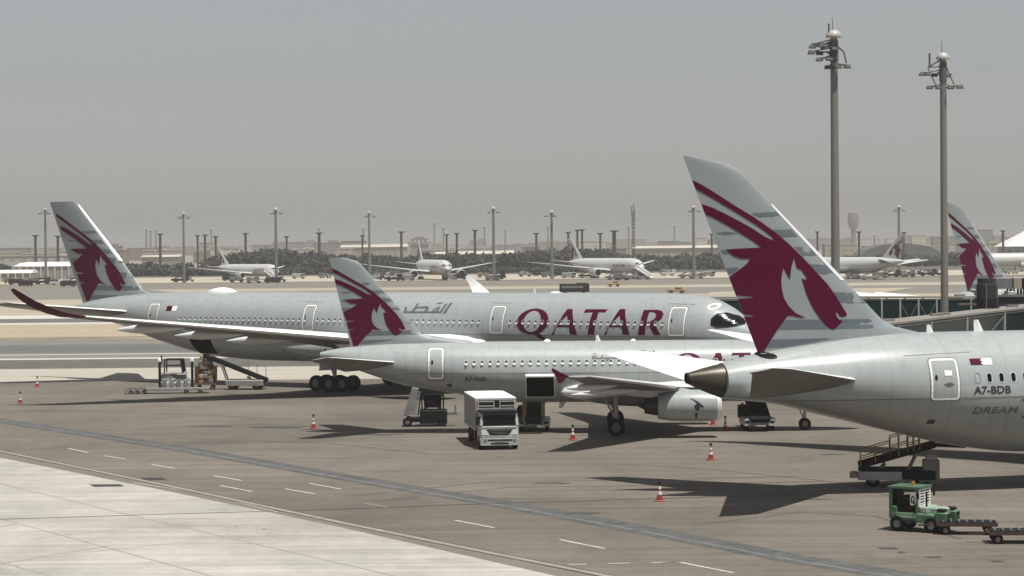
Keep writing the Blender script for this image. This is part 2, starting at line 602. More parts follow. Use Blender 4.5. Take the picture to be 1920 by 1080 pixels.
# oil and rubber stains
M_STAIN = mat('oil_stain', (0.055, 0.05, 0.043), 0.7, var=0.4, scale=0.8)
rs = random.Random(5)
for (cx, cy, lx, ly) in ((1665, 1028, 24, 2.2), (1690, 1036, 9, 3), (1750, 1045, 22, 1.4), (1870, 1053, 20, 2), (1560, 852, 30, 1.3), (1090, 962, 40, 2.2), (520, 801, 70, 2.6), (400, 799, 55, 1.6),
                         (700, 815, 60, 1.5), (1500, 936, 60, 1.6), (1040, 906, 45, 1.4)):
    n_ = 14
    pts = []
    for k in range(n_):
        t = 2 * PI * k / n_
        q = rs.uniform(0.55, 1.1)
        pts.append((cx + lx * math.cos(t) * q, cy + ly * math.sin(t) * q))
    ppoly('oil_stain', pts, 0.008, M_STAIN)
# ------------------------------------------------------------------ aircraft
def pchip(xs, ys):
    xs, ys = np.array(xs, float), np.array(ys, float)
    h = np.diff(xs)
    d = np.diff(ys) / h
    m = np.zeros(len(xs))
    m[0], m[-1] = d[0], d[-1]
    for i in range(1, len(xs) - 1):
        if d[i - 1] * d[i] > 0:
            w1, w2 = 2 * h[i] + h[i - 1], h[i] + 2 * h[i - 1]
            m[i] = (w1 + w2) / (w1 / d[i - 1] + w2 / d[i])

    def f(x):
        x = min(max(x, xs[0]), xs[-1])
        i = min(max(int(np.searchsorted(xs, x)) - 1, 0), len(h) - 1)
        t = (x - xs[i]) / h[i]
        return float((2 * t**3 - 3 * t**2 + 1) * ys[i] + (t**3 - 2 * t**2 + t) * h[i] * m[i] + (-2 * t**3 + 3 * t**2) * ys[i + 1] + (t**3 - t**2) * h[i] * m[i + 1])
    return f


def foil(x):
    return 5 * (0.2969 * math.sqrt(max(x, 0)) - 0.126 * x - 0.3516 * x * x + 0.2843 * x**3 - 0.1036 * x**4)


CH = [0, 0.012, 0.04, 0.1, 0.2, 0.33, 0.48, 0.63, 0.78, 0.9, 1.0]


def in_poly_tess(loops):
    return geometry.tessellate_polygon([[Vector((x, y, 0)) for x, y in lp] for lp in loops])


def drape_mesh(mb, loops, surf, off, grid=0.35, mi=0, side=1):
    """a flat outline (station, height) with holes, cut into small faces and laid on a surface lat = surf(st, z)"""
    flat = [p for lp in loops for p in lp]
    bm = bmesh.new()
    vs = [bm.verts.new((x, 0, z)) for x, z in flat]
    for t in in_poly_tess(loops):
        try:
            bm.faces.new([vs[i] for i in t])
        except ValueError:
            pass
    xs = [p[0] for p in flat]
    zs = [p[1] for p in flat]
    for ax, lo, hi in ((0, min(xs), max(xs)), (2, min(zs), max(zs))):
        k = math.ceil(lo / grid)
        while k * grid < hi:
            co = [0, 0, 0]
            co[ax] = k * grid
            no = [0, 0, 0]
            no[ax] = 1
            bmesh.ops.bisect_plane(bm, geom=bm.verts[:] + bm.edges[:] + bm.faces[:], plane_co=co, plane_no=no)
            k += 1
    bm.verts.index_update()
    mb.add([(v.co.x, side * (surf(v.co.x, v.co.z) + off), v.co.z) for v in bm.verts], [[v.index for v in f.verts] for f in bm.faces], mi)
    bm.free()


def ellipse(cx, cy, rx, ry, n=28, rot=0.0):
    o = []
    for i in range(n):
        t = 2 * PI * i / n
        x, y = rx * math.cos(t), ry * math.sin(t)
        o.append((cx + x * math.cos(rot) - y * math.sin(rot), cy + x * math.sin(rot) + y * math.cos(rot)))
    return o


def rrect(x0, x1, z0, z1, r, n=4):
    o = []
    for cx, cz, a0 in ((x1 - r, z1 - r, 0), (x0 + r, z1 - r, 90), (x0 + r, z0 + r, 180), (x1 - r, z0 + r, 270)):
        for k in range(n + 1):
            a = R(a0 + 90 * k / n)
            o.append((cx + r * math.cos(a), cz + r * math.sin(a)))
    return o


def text_loops_mesh(txt, h, shear=0.0, spacing=1.0, bold=0.0):
    """verts and faces of flat lettering, cap height h, from the built-in font"""
    cu = bpy.data.curves.new('lettering', 'FONT')
    cu.body = txt
    cu.size = h / 0.7
    cu.shear = shear
    cu.space_character = spacing
    cu.offset = bold
    cu.resolution_u = 3
    o = bpy.data.objects.new('lettering', cu)
    col.objects.link(o)
    dg = bpy.context.evaluated_depsgraph_get()
    me = bpy.data.meshes.new_from_object(o.evaluated_get(dg))
    v = [(p.co.x, p.co.y) for p in me.vertices]
    f = [list(p.vertices) for p in me.polygons]
    bpy.data.objects.remove(o)
    bpy.data.curves.remove(cu)
    bpy.data.meshes.remove(me)
    return v, f


# ---- the emblem and its bands, outlined on the near fin (photo pixels), carried to the other fins through three fin points
ORYX = [(1299, 337), (1320, 347), (1340, 359.5), (1380, 386), (1415, 407.5), (1447, 430), (1477, 455), (1505, 482), (1530, 510), (1550, 531), (1565, 552), (1580, 577), (1587.5, 590), (1584, 592.5), (1577, 594),
        (1572, 591), (1568.5, 584), (1566, 587), (1568, 594), (1573, 600), (1579, 601), (1572, 609), (1565, 616), (1559, 618), (1547, 610), (1535, 595), (1522, 575), (1512, 552), (1506, 532), (1502.5, 522),
        (1511, 525), (1511.5, 520), (1502.5, 506.5), (1493.5, 502), (1489, 483.5), (1484, 500), (1481, 524), (1476, 515), (1469, 502), (1465.5, 520), (1465.5, 533), (1467, 545), (1471, 560), (1480, 575), (1492, 587), (1511, 596.5),
        (1497, 595), (1485, 592), (1477, 592.5), (1467, 607), (1455, 625), (1443, 645), (1435, 659), (1423, 661), (1397, 594), (1413, 594.5), (1415, 591.5), (1395, 589.5), (1384.5, 560.5), (1412, 559), (1414, 556.5), (1382.5, 554),
        (1367, 520), (1380, 512), (1400, 497), (1409, 485.5), (1390, 485), (1377, 480), (1364, 468), (1380, 466.5), (1402, 465.5), (1429, 464), (1415, 453.5), (1390, 437.5), (1365, 422), (1340, 408), (1324, 402),
        (1315.5, 382), (1340, 390), (1365, 402.5), (1390, 416), (1415, 430.5), (1435, 444), (1455, 453), (1447, 443.5), (1430, 430), (1415, 419.5), (1390, 403.5), (1365, 388), (1340, 372.5), (1320, 361), (1306, 354)]
BANDS = [[(1410, 400), (1460, 397), (1468, 405), (1425, 407)], [(1450, 431), (1485, 430), (1497, 444), (1464, 444)], [(1490, 463), (1523, 463), (1539, 479), (1506, 479)], [(1512, 495), (1555, 497), (1572, 514), (1530, 513)],
         [(1560, 548), (1608, 549), (1626, 569), (1574, 567)], [(1467, 600), (1630, 598), (1638, 605), (1636, 615), (1456, 618)], [(1445, 637), (1560, 634), (1470, 651), (1437, 652)],
         [(1345, 437), (1362, 434.5), (1388, 437), (1362, 440)], [(1355, 469), (1366, 468.5), (1372, 476), (1358, 476)], [(1360, 503), (1388, 501), (1378, 512), (1363, 514)]]
SRC3 = [(1280, 292), (1423, 660), (1587.5, 590)]


def affine3(dst):
    A = np.array([[x, y, 1] for x, y in SRC3])
    cx = np.linalg.solve(A, np.array([d[0] for d in dst]))
    cy = np.linalg.solve(A, np.array([d[1] for d in dst]))
    return lambda p: (float(cx @ [p[0], p[1], 1]), float(cy @ [p[0], p[1], 1]))


# ---- the big title, outlined on the far airliner (photo pixels)
def z3(pts): return [(860 + x / 6, 550 + y / 6) for x, y in pts]
def z4(pts): return [(1160 + x / 6, 530 + y / 6) for x, y in pts]


LET_A = [(1188, 178), (1250, 178), (1262, 225), (1338, 466), (1262, 466), (1243, 380), (1108, 380), (1088, 420), (1078, 466), (1046, 466), (1098, 385)]
LET_A_IN = [(1206, 250), (1120, 357), (1237, 357)]
TITLE = [[z3(ellipse(830, 318, 178, 146, 40, -0.06)), z3(ellipse(824, 316, 97, 120, 36, 0.05))],
         [z3([(835, 448), (905, 445), (955, 490), (1012, 524), (950, 527), (895, 500)])],
         [z3(LET_A), z3(LET_A_IN)],
         [z3([(1398, 180), (1642, 180), (1628, 216), (1552, 214), (1532, 466), (1456, 466), (1484, 214), (1385, 220)])],
         [z3([(x + 592, y) for x, y in LET_A]), z3([(x + 592, y) for x, y in LET_A_IN])],
         [z4([(252, 308), (400, 306), (455, 318), (484, 352), (476, 400), (446, 432), (402, 452), (478, 590), (405, 590), (328, 462), (310, 470), (300, 590), (222, 590), (240, 440)]),
          z4([(322, 335), (312, 440), (350, 436), (392, 414), (408, 376), (392, 344), (360, 333)])]]


def z2(pts): return [(560 + x / 6, 550 + y / 6) for x, y in pts]


ARABIC = [[z2([(1646, 112), (1674, 106), (1640, 226), (1608, 230)])],
          [z2([(1596, 120), (1624, 116), (1592, 222), (1190, 222), (1204, 203), (1480, 203), (1500, 168), (1556, 146), (1548, 203), (1572, 203)]), z2([(1528, 168), (1512, 178), (1504, 200), (1522, 200)])],
          [z2([(1504, 108), (1566, 102), (1560, 117), (1500, 122)])],
          [z2([(1280, 118), (1304, 110), (1288, 152), (1405, 145), (1436, 165), (1424, 203), (1396, 203), (1402, 172), (1300, 170), (1276, 203), (1250, 203)])],
          [z2([(1154, 156), (1178, 152), (1206, 222), (1160, 222), (1100, 252), (1085, 240), (1150, 205), (1172, 203)])],
          [z2([(1040, 170), (1064, 166), (1052, 203), (1140, 203), (1130, 222), (930, 222), (925, 180), (975, 165), (985, 203), (1030, 203)]), z2([(952, 188), (946, 204), (962, 204)])],
          [z2([(1085, 240), (1100, 238), (1096, 252), (1080, 254)])],
          [z2([(940, 140), (980, 136), (976, 150), (936, 153)])]]


class Pose:
    """where an airliner stands: nose point on the ground and heading; turns photo pixels into (station, height) on its side"""
    def __init__(s, nose, a):
        a = R(a)
        s.a = a
        s.d = np.array([math.cos(a), math.sin(a), 0])
        s.n = np.array([math.sin(a), -math.cos(a), 0])
        s.nose = np.array([nose[0], nose[1], 0.0])

    def solve(s, px, py, lat):
        r = ray(px, py)
        o = s.nose + s.n * lat
        t = ((o - CAM) @ s.n) / (r @ s.n)
        P = CAM + r * t
        return float(-(P - s.nose) @ s.d), float(P[2])


class Liner:
    def __init__(s, pose, name, label, secs, group=None, rings=70, seg=56):
        s.pose = pose
        s.root = thing(name, label, 'airliner', tuple(pose.nose), pose.a + PI, group)
        a = np.array(secs, float)
        s.top, s.bot, s.hw = pchip(a[:, 0], a[:, 1]), pchip(a[:, 0], a[:, 2]), pchip(a[:, 0], a[:, 3])
        s.L = a[-1, 0]
        s.secs = a
        s.rings, s.seg = rings, seg

    def side(s, st, z):
        t, b = s.top(st), s.bot(st)
        q = (z - (t + b) / 2) / max((t - b) / 2, 1e-3)
        return s.hw(st) * math.sqrt(max(0.0, 1 - q * q))

    def fuselage(s, st0=0.0, st1=None, holes=(), name='fuselage', m=None, belly_z=None):
        st1 = s.L if st1 is None else st1
        xs = list(np.linspace(st0, st1, s.rings))
        if st0 == 0:
            xs = [0, 0.04, 0.12, 0.25, 0.45, 0.7, 1.0, 1.35, 1.75, 2.2, 2.7] + [x for x in xs if x > 3.0]
        rings = []
        for x in xs:
            t, b, h = s.top(x), s.bot(x), s.hw(x)
            zc, hz = (t + b) / 2, (t - b) / 2
            rings.append([Vector((x, h * math.sin(2 * PI * i / s.seg), zc + hz * math.cos(2 * PI * i / s.seg))) for i in range(s.seg)])
        mb = MB().loft(rings)
        o = mb.build(name, [m or M_PAINT, M_BELLY], s.root, 60)
        bm = bmesh.new()
        bm.from_mesh(o.data)
        for h in holes:                                             # cargo openings: cut the skin, give the hold walls behind it
            for ax, v in ((0, h[0]), (0, h[1]), (2, h[2]), (2, h[3])):
                co, no = [0, 0, 0], [0, 0, 0]
                co[ax], no[ax] = v, 1
                bmesh.ops.bisect_plane(bm, geom=bm.verts[:] + bm.edges[:] + bm.faces[:], plane_co=co, plane_no=no)
            kill = [f for f in bm.faces if h[0] < f.calc_center_median().x < h[1] and h[2] < f.calc_center_median().z < h[3] and f.calc_center_median().y > 0]
            bmesh.ops.delete(bm, geom=kill, context='FACES')
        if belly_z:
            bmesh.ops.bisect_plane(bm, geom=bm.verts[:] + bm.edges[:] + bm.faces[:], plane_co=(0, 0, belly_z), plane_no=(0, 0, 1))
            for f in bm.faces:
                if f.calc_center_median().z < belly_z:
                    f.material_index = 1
        bm.to_mesh(o.data)
        bm.free()
        for h in holes:
            y1 = s.side((h[0] + h[1]) / 2, (h[2] + h[3]) / 2)
            hb = MB()
            ya, ya2, yb, yb2 = [s.side(x_, z_) - .06 for x_, z_ in ((h[0], h[2]), (h[1], h[2]), (h[0], h[3]), (h[1], h[3]))]
            x0, x1, z0, z1 = h[0] - 0.06, h[1] + 0.06, h[2] - 0.02, h[3] + 0.05
            hb.add([(x0, y1 - 2.2, z0), (x1, y1 - 2.2, z0), (x1, y1 - 2.2, z1), (x0, y1 - 2.2, z1), (x0, ya, z0), (x1, ya2, z0), (x1, yb2, z1), (x0, yb, z1)],
                   [(0, 1, 2, 3), (0, 1, 5, 4), (1, 2, 6, 5), (2, 3, 7, 6), (3, 0, 4, 7)])
            hb.build('cargo_hold', M_HOLD, s.root)
            fr = MB()                                               # frame of the opening
            drape_mesh(fr, [rrect(h[0] - .07, h[1] + .07, h[2] - .07, h[3] + .07, .12), rrect(h[0], h[1], h[2], h[3], .1)], s.side, 0.02, 0.3)
            fr.build('cargo_door_frame', M_RIM, s.root)
        return o

    def fairing(s, x0, x1, zb, zt, hw, n=26, name='belly_fairing'):
        rings = []
        for k in range(n + 1):
            t = k / n
            e = (math.sin(PI * t) ** 0.42) if 0 < t < 1 else 0.02
            x = x0 + (x1 - x0) * t
            zc, hz = (zb + zt) / 2, (zt - zb) / 2
            hz2, hw2 = hz * e, hw * (0.75 + 0.25 * e) if 0 < t < 1 else hw * 0.6
            rings.append([Vector((x, hw2 * math.copysign(abs(math.sin(a)) ** 0.8, math.sin(a)), zt - hz - (hz - hz2) * -0.2 + hz2 * math.cos(a))) for a in [2 * PI * i / 32 for i in range(32)]])
        return MB().loft(rings).build(name, M_BELLY, s.root, 50)

    def surface(s, secs, name, side, m=None, mi_fn=None, mats=None):
        """lifting surface; secs: (lat, LE station, TE station, zLE, zTE, thickness ratio)"""
        rings = []
        for lat, le, te, zl, zt, tc in secs:
            c = te - le
            ring = [Vector((le + c * x, side * lat, zl + (zt - zl) * x + foil(x) * tc * c)) for x in CH]
            ring += [Vector((le + c * x, side * lat, zl + (zt - zl) * x - foil(x) * tc * c * 0.72)) for x in CH[-2:0:-1]]
            rings.append(ring)
        mb = MB().loft(rings)
        n = len(rings[0])
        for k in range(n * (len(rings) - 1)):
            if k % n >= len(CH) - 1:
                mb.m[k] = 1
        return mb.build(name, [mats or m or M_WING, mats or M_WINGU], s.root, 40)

    def strip_le(s, secs, side, name='leading_edge_slat', frac=0.045):
        rings = []
        for lat, le, te, zl, zt, tc in secs:
            c = te - le
            xx = [0, 0.012, 0.04, frac + 0.03]
            ring = [Vector((le + c * x - 0.02, side * lat, zl + (zt - zl) * x + foil(x) * tc * c + 0.012)) for x in xx]
            ring += [Vector((le + c * x - 0.02, side * lat, zl + (zt - zl) * x - foil(x) * tc * c * 0.72 - 0.012)) for x in xx[-1:0:-1]]
            rings.append(ring)
        return MB().loft(rings).build(name, M_LE, s.root, 50)

    def fin(s, le, te, tip_z, base_z, tc=0.09, m=None, le_strip=None):
        """le, te: functions of height giving the station; rounded tip"""
        zs = list(np.linspace(base_z, tip_z, 26))
        rings = []
        for z in zs:
            a, b = le(z), te(z)
            c = b - a
            rings.append([Vector((a + c * x, foil(x) * tc * c, z)) for x in CH] + [Vector((a + c * x, -foil(x) * tc * c, z)) for x in CH[-2:0:-1]])
        o = MB().loft(rings).build('fin', m or M_FINP, s.root, 50)
        if le_strip:
            z0, z1 = le_strip
            rings = []
            for z in np.linspace(z0, z1, 14):
                a, b = le(z), te(z)
                c = b - a
                rings.append([Vector((a + c * x - 0.025, foil(x) * tc * c + 0.012, z)) for x in (0, 0.012, 0.03, 0.05)] + [Vector((a + c * x - 0.025, -foil(x) * tc * c - 0.012, z)) for x in (0.05, 0.03, 0.012)])
            MB().loft(rings).build('fin_leading_edge', M_LE, s.root, 50)

        def surf(st, z):
            a, b = le(z), te(z)
            c = max(b - a, 0.01)
            return foil(min(max((st - a) / c, 0.0), 1.0)) * tc * c
        s.fin_surf, s.fin_le, s.fin_te = surf, le, te
        return o

    def emblem(s, dst3=None, to_px=None, both=False, bands=True):
        T = affine3(dst3) if dst3 else (lambda p: p)

        def conv(pts):
            o = []
            for p in pts:
                q = s.pose.solve(*T(p), 0.25)
                st, z = q
                st = min(st, s.fin_te(z) - 0.01)
                st = max(st, s.fin_le(z) + 0.02)
                o.append((st, z))
            return o
        sides = (1, -1) if both else (1,)
        fi = [o for o in s.root.children if o.name.split('.')[0] == 'fin'][0]
        for sd in sides:
            for b in (BANDS if bands else ()):
                mb = MB()
                drape_mesh(mb, [conv(b)], s.fin_surf, 0.012, 0.7, 0, sd)
                mb.build('fin_band', M_BAND, fi)
            mb = MB()
            drape_mesh(mb, [conv(ORYX)], s.fin_surf, 0.024, 0.7, 0, sd)
            mb.build('tail_emblem', M_BURG, fi)
        return fi

    def decal(s, name, loops, m, off=0.014, grid=0.3, parent=None, sides=(1,)):
        mb = MB()
        for sd in sides:
            for lp in loops:
                drape_mesh(mb, lp, s.side, off, grid, 0, sd)
        return mb.build(name, m, parent or s.root)

    def text(s, name, txt, st_left, z, h, m, shear=0.0, spacing=1.0, bold=0.0, off=0.014, width=None):
        """lettering read with the nose to the right: x of the text runs towards smaller stations"""
        v, f = text_loops_mesh(txt, h, shear, spacing, bold)
        if width:
            k = width / (max(p[0] for p in v) - min(p[0] for p in v))
            v = [(p[0] * k, p[1]) for p in v]
        mb = MB()
        mb.add([(st_left - x, s.side(st_left - x, z + y) + off, z + y) for x, y in v], f)
        return mb.build(name, m, s.root)

    def door(s, x0, x1, z0, z1, sides=(1, -1), wd=0.10, handle=True, label=None):
        for sd in sides:
            mb = MB()
            r = 0.18
            drape_mesh(mb, [rrect(x0, x1, z0, z1, r), rrect(x0 + wd, x1 - wd, z0 + wd, z1 - wd, r * .7)], s.side, 0.016, 0.3, 0, sd)
            d = mb.build('door', M_WHITE, s.root)
            mb = MB()
            drape_mesh(mb, [rrect(x0 - .05, x1 + .05, z0 - .05, z1 + .05, r), rrect(x0, x1, z0, z1, r)], s.side, 0.012, 0.3, 0, sd)
            mb.build('door_seal', M_SEAM, d)
            if handle:
                mb = MB()
                xm = x1 - wd - 0.18
                drape_mesh(mb, [ellipse(xm, (z0 + z1) / 2 + 0.1, 0.07, 0.14, 12)], s.side, 0.016, 0.5, 0, sd)
                mb.build('door_window', M_GLASS, d)

    def windows(s, sts, z, wdt=0.25, hgt=0.40, style='glint', sides=(1,), ref=None):
        protos = {}
        for sd in sides:
            ref = ref if ref is not None else sts[len(sts) // 2]
            mb = MB()
            cap = rrect(ref - wdt / 2, ref + wdt / 2, z - hgt / 2, z + hgt / 2, min(wdt, hgt) * 0.42, 4)
            inn = rrect(ref - wdt / 2 + .03, ref + wdt / 2 - .03, z - hgt / 2 + .03, z + hgt / 2 - .03, min(wdt, hgt) * 0.36, 4)
            drape_mesh(mb, [inn], s.side, 0.012, 0.5, 0, sd)
            drape_mesh(mb, [cap, inn], s.side, 0.018, 0.5, 1, sd)
            if style == 'glint':                                    # raised pale lip: sun glint on the window reveal, painted white
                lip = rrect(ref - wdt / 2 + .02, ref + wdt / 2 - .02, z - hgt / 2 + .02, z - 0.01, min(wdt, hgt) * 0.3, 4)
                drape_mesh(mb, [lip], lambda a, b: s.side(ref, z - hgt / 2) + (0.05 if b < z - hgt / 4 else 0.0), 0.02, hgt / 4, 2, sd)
            y0 = s.side(ref, z)
            proto = mb.build('window', [M_CABIN if style == 'glint' else M_GLASS, M_RIM, M_GLINT], s.root)
            first = True
            for st in sts:
                o = proto if first else proto.copy()
                if not first:
                    col.objects.link(o)
                    o.parent = s.root
                first = False
                o.location = (st - ref, sd * (s.side(st, z) - y0), 0)

    def engine(s, x0, x1, lat, zc, r, side, core=True, emblem=False):
        L = x1 - x0
        e = thing_child('engine', s.root, (x0, side * lat, zc))
        n = MB()
        n.lathe([(0.02 * L, r * .80), (0.0, r * .86), (0.015 * L, r * .91), (0.10 * L, r * .975), (0.25 * L, r), (0.45 * L, r * .995), (0.66 * L, r * .93), (0.80 * L, r * .82), (0.80 * L, r * .78), (0.5 * L, r * .7)], 'x', n=40)
        n.build('nacelle', M_PAINT, e, 40)
        n = MB().lathe([(0.0, r * .87), (0.012 * L, r * .915), (0.055 * L, r * .955)], 'x', n=40)
        n.build('intake_lip', M_LE, e, 40)
        n = MB().lathe([(0.02 * L, r * .80), (0.22 * L, r * .80), (0.22 * L, 0.01)], 'x', n=40)
        n.build('fan_duct', M_DARKM, e, 40)
        n = MB().lathe([(0.10 * L, 0.02), (0.2 * L, r * .22)], 'x', n=20)
        n.build('spinner', M_DARKM, e, 40)
        n = MB().lathe([(0.5 * L, r * .66), (0.80 * L, r * .62), (0.97 * L, r * .47), (0.97 * L, r * .40), (0.9 * L, r * .34), (0.95 * L, r * .3), (1.06 * L, 0.02)], 'x', n=32)
        n.build('core_nozzle', M_CORE, e, 40)
        return e

    def pylon(s, pts_top, pts_bot, lat, side, wd=0.35):
        mb = MB()
        n = len(pts_top)
        a = [(x, side * lat - wd / 2, z) for x, z in pts_top] + [(x, side * lat - wd / 2, z) for x, z in reversed(pts_bot)]
        b = [(x, side * lat + wd / 2, z) for x, z in pts_top] + [(x, side * lat + wd / 2, z) for x, z in reversed(pts_bot)]
        m = len(a)
        mb.add(a + b, [tuple(range(m)), tuple(range(2 * m - 1, m - 1, -1))] + [(i, (i + 1) % m, m + (i + 1) % m, m + i) for i in range(m)])
        return mb.build('engine_pylon', M_WING, s.root)

    def pod(s, x0, x1, lat, z0, z1, r, side, name='flap_track_fairing', m=None, flat=0.9):
        rings = []
        for k in range(13):
            t = k / 12
            e = max(0.04, (math.sin(PI * min(1, t * 1.25) * 0.5) ** 0.7) * (1 - max(0, (t - .55) / .45) ** 1.6 * .96))
            rings.append([Vector((x0 + (x1 - x0) * t, side * lat + r * flat * e * math.cos(a), z0 + (z1 - z0) * t + r * e * math.sin(a))) for a in [2 * PI * i / 12 for i in range(12)]])
        return MB().loft(rings).build(name, m or M_WING, s.root, 60)

    def gear(s, st, lat, wheels, r, wd, ztop, name='main_landing_gear', lean=0.0):
        """wheels: list of (dx, dy)"""
        g = thing_child(name, s.root, (st, lat, 0))
        mb = MB()
        mb.tube((0, 0, r), (0, -lean, ztop), r * .24, r * .28, 12)
        mb.tube((0.1, 0, r * 2.0), (r * 1.5, -lean * .8, ztop * .92), r * .12, n=8)
        if len(wheels) > 2:
            xs = [q[0] for q in wheels]
            mb.beam((min(xs), 0, r), (max(xs), 0, r), .3, .3)
        for x in sorted(set(q[0] for q in wheels)):
            ys = [q[1] for q in wheels if q[0] == x]
            mb.tube((x, min(ys), r), (x, max(ys), r), r * .12, n=8)
        mb.build('leg', M_GEAR, g, 40)
        for dx, dy in wheels:
            wb = MB()
            wb.lathe([(-wd / 2, r * .55), (-wd / 2, r * .88), (-wd * .36, r * .98), (0, r), (wd * .36, r * .98), (wd / 2, r * .88), (wd / 2, r * .55), (-wd / 2, r * .55)], 'y', (dx, dy, r), 28, 0)
            wb.lathe([(-wd * .42, 0.01), (-wd * .42, r * .50), (-wd * .3, r * .56), (wd * .3, r * .56), (wd * .42, r * .50), (wd * .42, 0.01)], 'y', (dx, dy, r), 20, 1)
            wb.build('wheel', [M_TYRE, M_HUB], g, 35)
        return g

    def gear_door(s, pts, y, side, name='gear_door'):
        mb = MB()
        a = [(x, side * y - .03, z) for x, z in pts]
        b = [(x, side * y + .03, z) for x, z in pts]
        m = len(a)
        mb.add(a + b, [tuple(range(m)), tuple(range(2 * m - 1, m - 1, -1))] + [(i, (i + 1) % m, m + (i + 1) % m, m + i) for i in range(m)])
        return mb.build(name, M_BELLY, s.root)

    def blade(s, st, h=0.45, c=0.4, name='antenna_blade', m=None):
        z = s.top(st) - .05
        mb = MB()
        rings = []
        for k, (f, hh) in enumerate(((1, 0), (.75, .5), (.45, 1))):
            x0 = st + c * .55 * hh
            cc = c * f
            rings.append([Vector((x0, 0, z + h * hh)), Vector((x0 + cc * .4, .03, z + h * hh)), Vector((x0 + cc, 0, z + h * hh)), Vector((x0 + cc * .4, -.03, z + h * hh))])
        mb.loft(rings)
        return mb.build(name, m or M_WHITE, s.root)

    def dome(s, st0, st1, h, w=1.3, name='antenna_dome', m=None):
        mb = MB()
        rings = []
        zc = s.top((st0 + st1) / 2) - .12
        for k in range(15):
            t = k / 14
            e = max(0.03, math.sin(PI * t) ** 0.6)
            rings.append([Vector((st0 + (st1 - st0) * t, w / 2 * e * math.cos(a), zc + (h + .12) * e * math.sin(a) if math.sin(a) > 0 else zc)) for a in [2 * PI * i / 20 for i in range(20)]])
        mb.loft(rings)
        return mb.build(name, m or M_WHITE, s.root, 60)


def thing_child(name, parent, loc):
    o = bpy.data.objects.new(name, None)
    o.empty_display_size = 0.3
    col.objects.link(o)
    o.parent = parent
    o.location = loc
    return o


def poly_fn(pts):
    """piecewise-linear station as a function of height"""
    p = sorted(pts)
    zs, ss = [q[0] for q in p], [q[1] for q in p]
    return lambda z: float(np.interp(z, zs, ss)) if zs[0] <= z <= zs[-1] else (ss[0] + (z - zs[0]) * (ss[1] - ss[0]) / (zs[1] - zs[0]) if z < zs[0] else ss[-1])
GRP = 'airliners parked on the near apron'


def wing_secs(root, kink, tip, n=10, thick=(0.14, 0.11, 0.09)):
    """sections between three stations: each (lat, LE, TE, zLE, zTE)"""
    out = []
    for k in range(n + 1):
        t = k / n
        lat = root[0] + (tip[0] - root[0]) * t
        if lat <= kink[0]:
            u = (lat - root[0]) / (kink[0] - root[0])
            a, b, t0, t1 = root, kink, thick[0], thick[1]
        else:
            u = (lat - kink[0]) / (tip[0] - kink[0])
            a, b, t0, t1 = kink, tip, thick[1], thick[2]
        out.append((lat, *[a[i] + (b[i] - a[i]) * u for i in range(1, 5)], t0 + (t1 - t0) * u))
    return out


# ================================================================== near airliner on the right (big fin)
P1 = Pose((62.494, 133.318), 16.5)
a1 = Liner(P1, 'airliner', 'nearest pale grey airliner, its big burgundy-emblem fin on the right, belly over a belt loader', [
    (0, 4.2, 4.2, 0.02), (0.5, 4.95, 3.45, .75), (1.5, 5.75, 2.85, 1.4), (3, 6.7, 2.3, 2.05), (5, 7.45, 1.95, 2.55), (7.5, 7.8, 1.8, 2.82), (10, 7.9, 1.75, 2.88), (36, 7.92, 1.70, 2.88),
    (38.5, 7.92, 1.74, 2.88), (41.5, 7.93, 2.08, 2.85), (44.5, 7.93, 2.74, 2.72), (47.4, 7.76, 3.46, 2.42), (49.5, 7.50, 3.98, 2.12), (51.8, 7.18, 4.55, 1.72), (53.4, 6.88, 4.76, 1.32), (54.5, 6.62, 4.88, 1.02)], GRP)
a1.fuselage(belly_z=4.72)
mb = MB()
mb.lathe([(0, .80), (0.4, .70), (1.0, .52), (1.55, .33), (1.78, .25), (1.78, .2), (1.4, .16)], 'x', (0, 0, 0), 28)
cone = mb.build('tail_cone', M_HOT, a1.root, 40, loc=(54.5, 0, 5.76))
cone.scale = (1, 1.0, 1.06)
cone.rotation_euler = (0, R(-5), 0)
mb = MB().lathe([(0, .02), (0, .27), (.10, .275), (.10, .20), (-.1, .15)], 'x', (0, 0, 0), 20)
mb.build('exhaust_pipe', M_DARKM, a1.root, 40, loc=(56.24, 0, 5.92))
fle = poly_fn([(6.5, 42.0), (7.85, 43.4), (8.02, 44.5), (8.41, 45.66), (14.62, 51.95), (15.8, 53.15), (16.3, 53.75), (16.55, 54.5), (16.70, 55.3), (16.79, 56.15)])
fte = poly_fn([(6.5, 52.3), (7.12, 52.58), (16.79, 56.42)])
a1.fin(fle, fte, 16.79, 6.6, 0.085, le_strip=(10.6, 14.4))
a1.emblem(both=True)
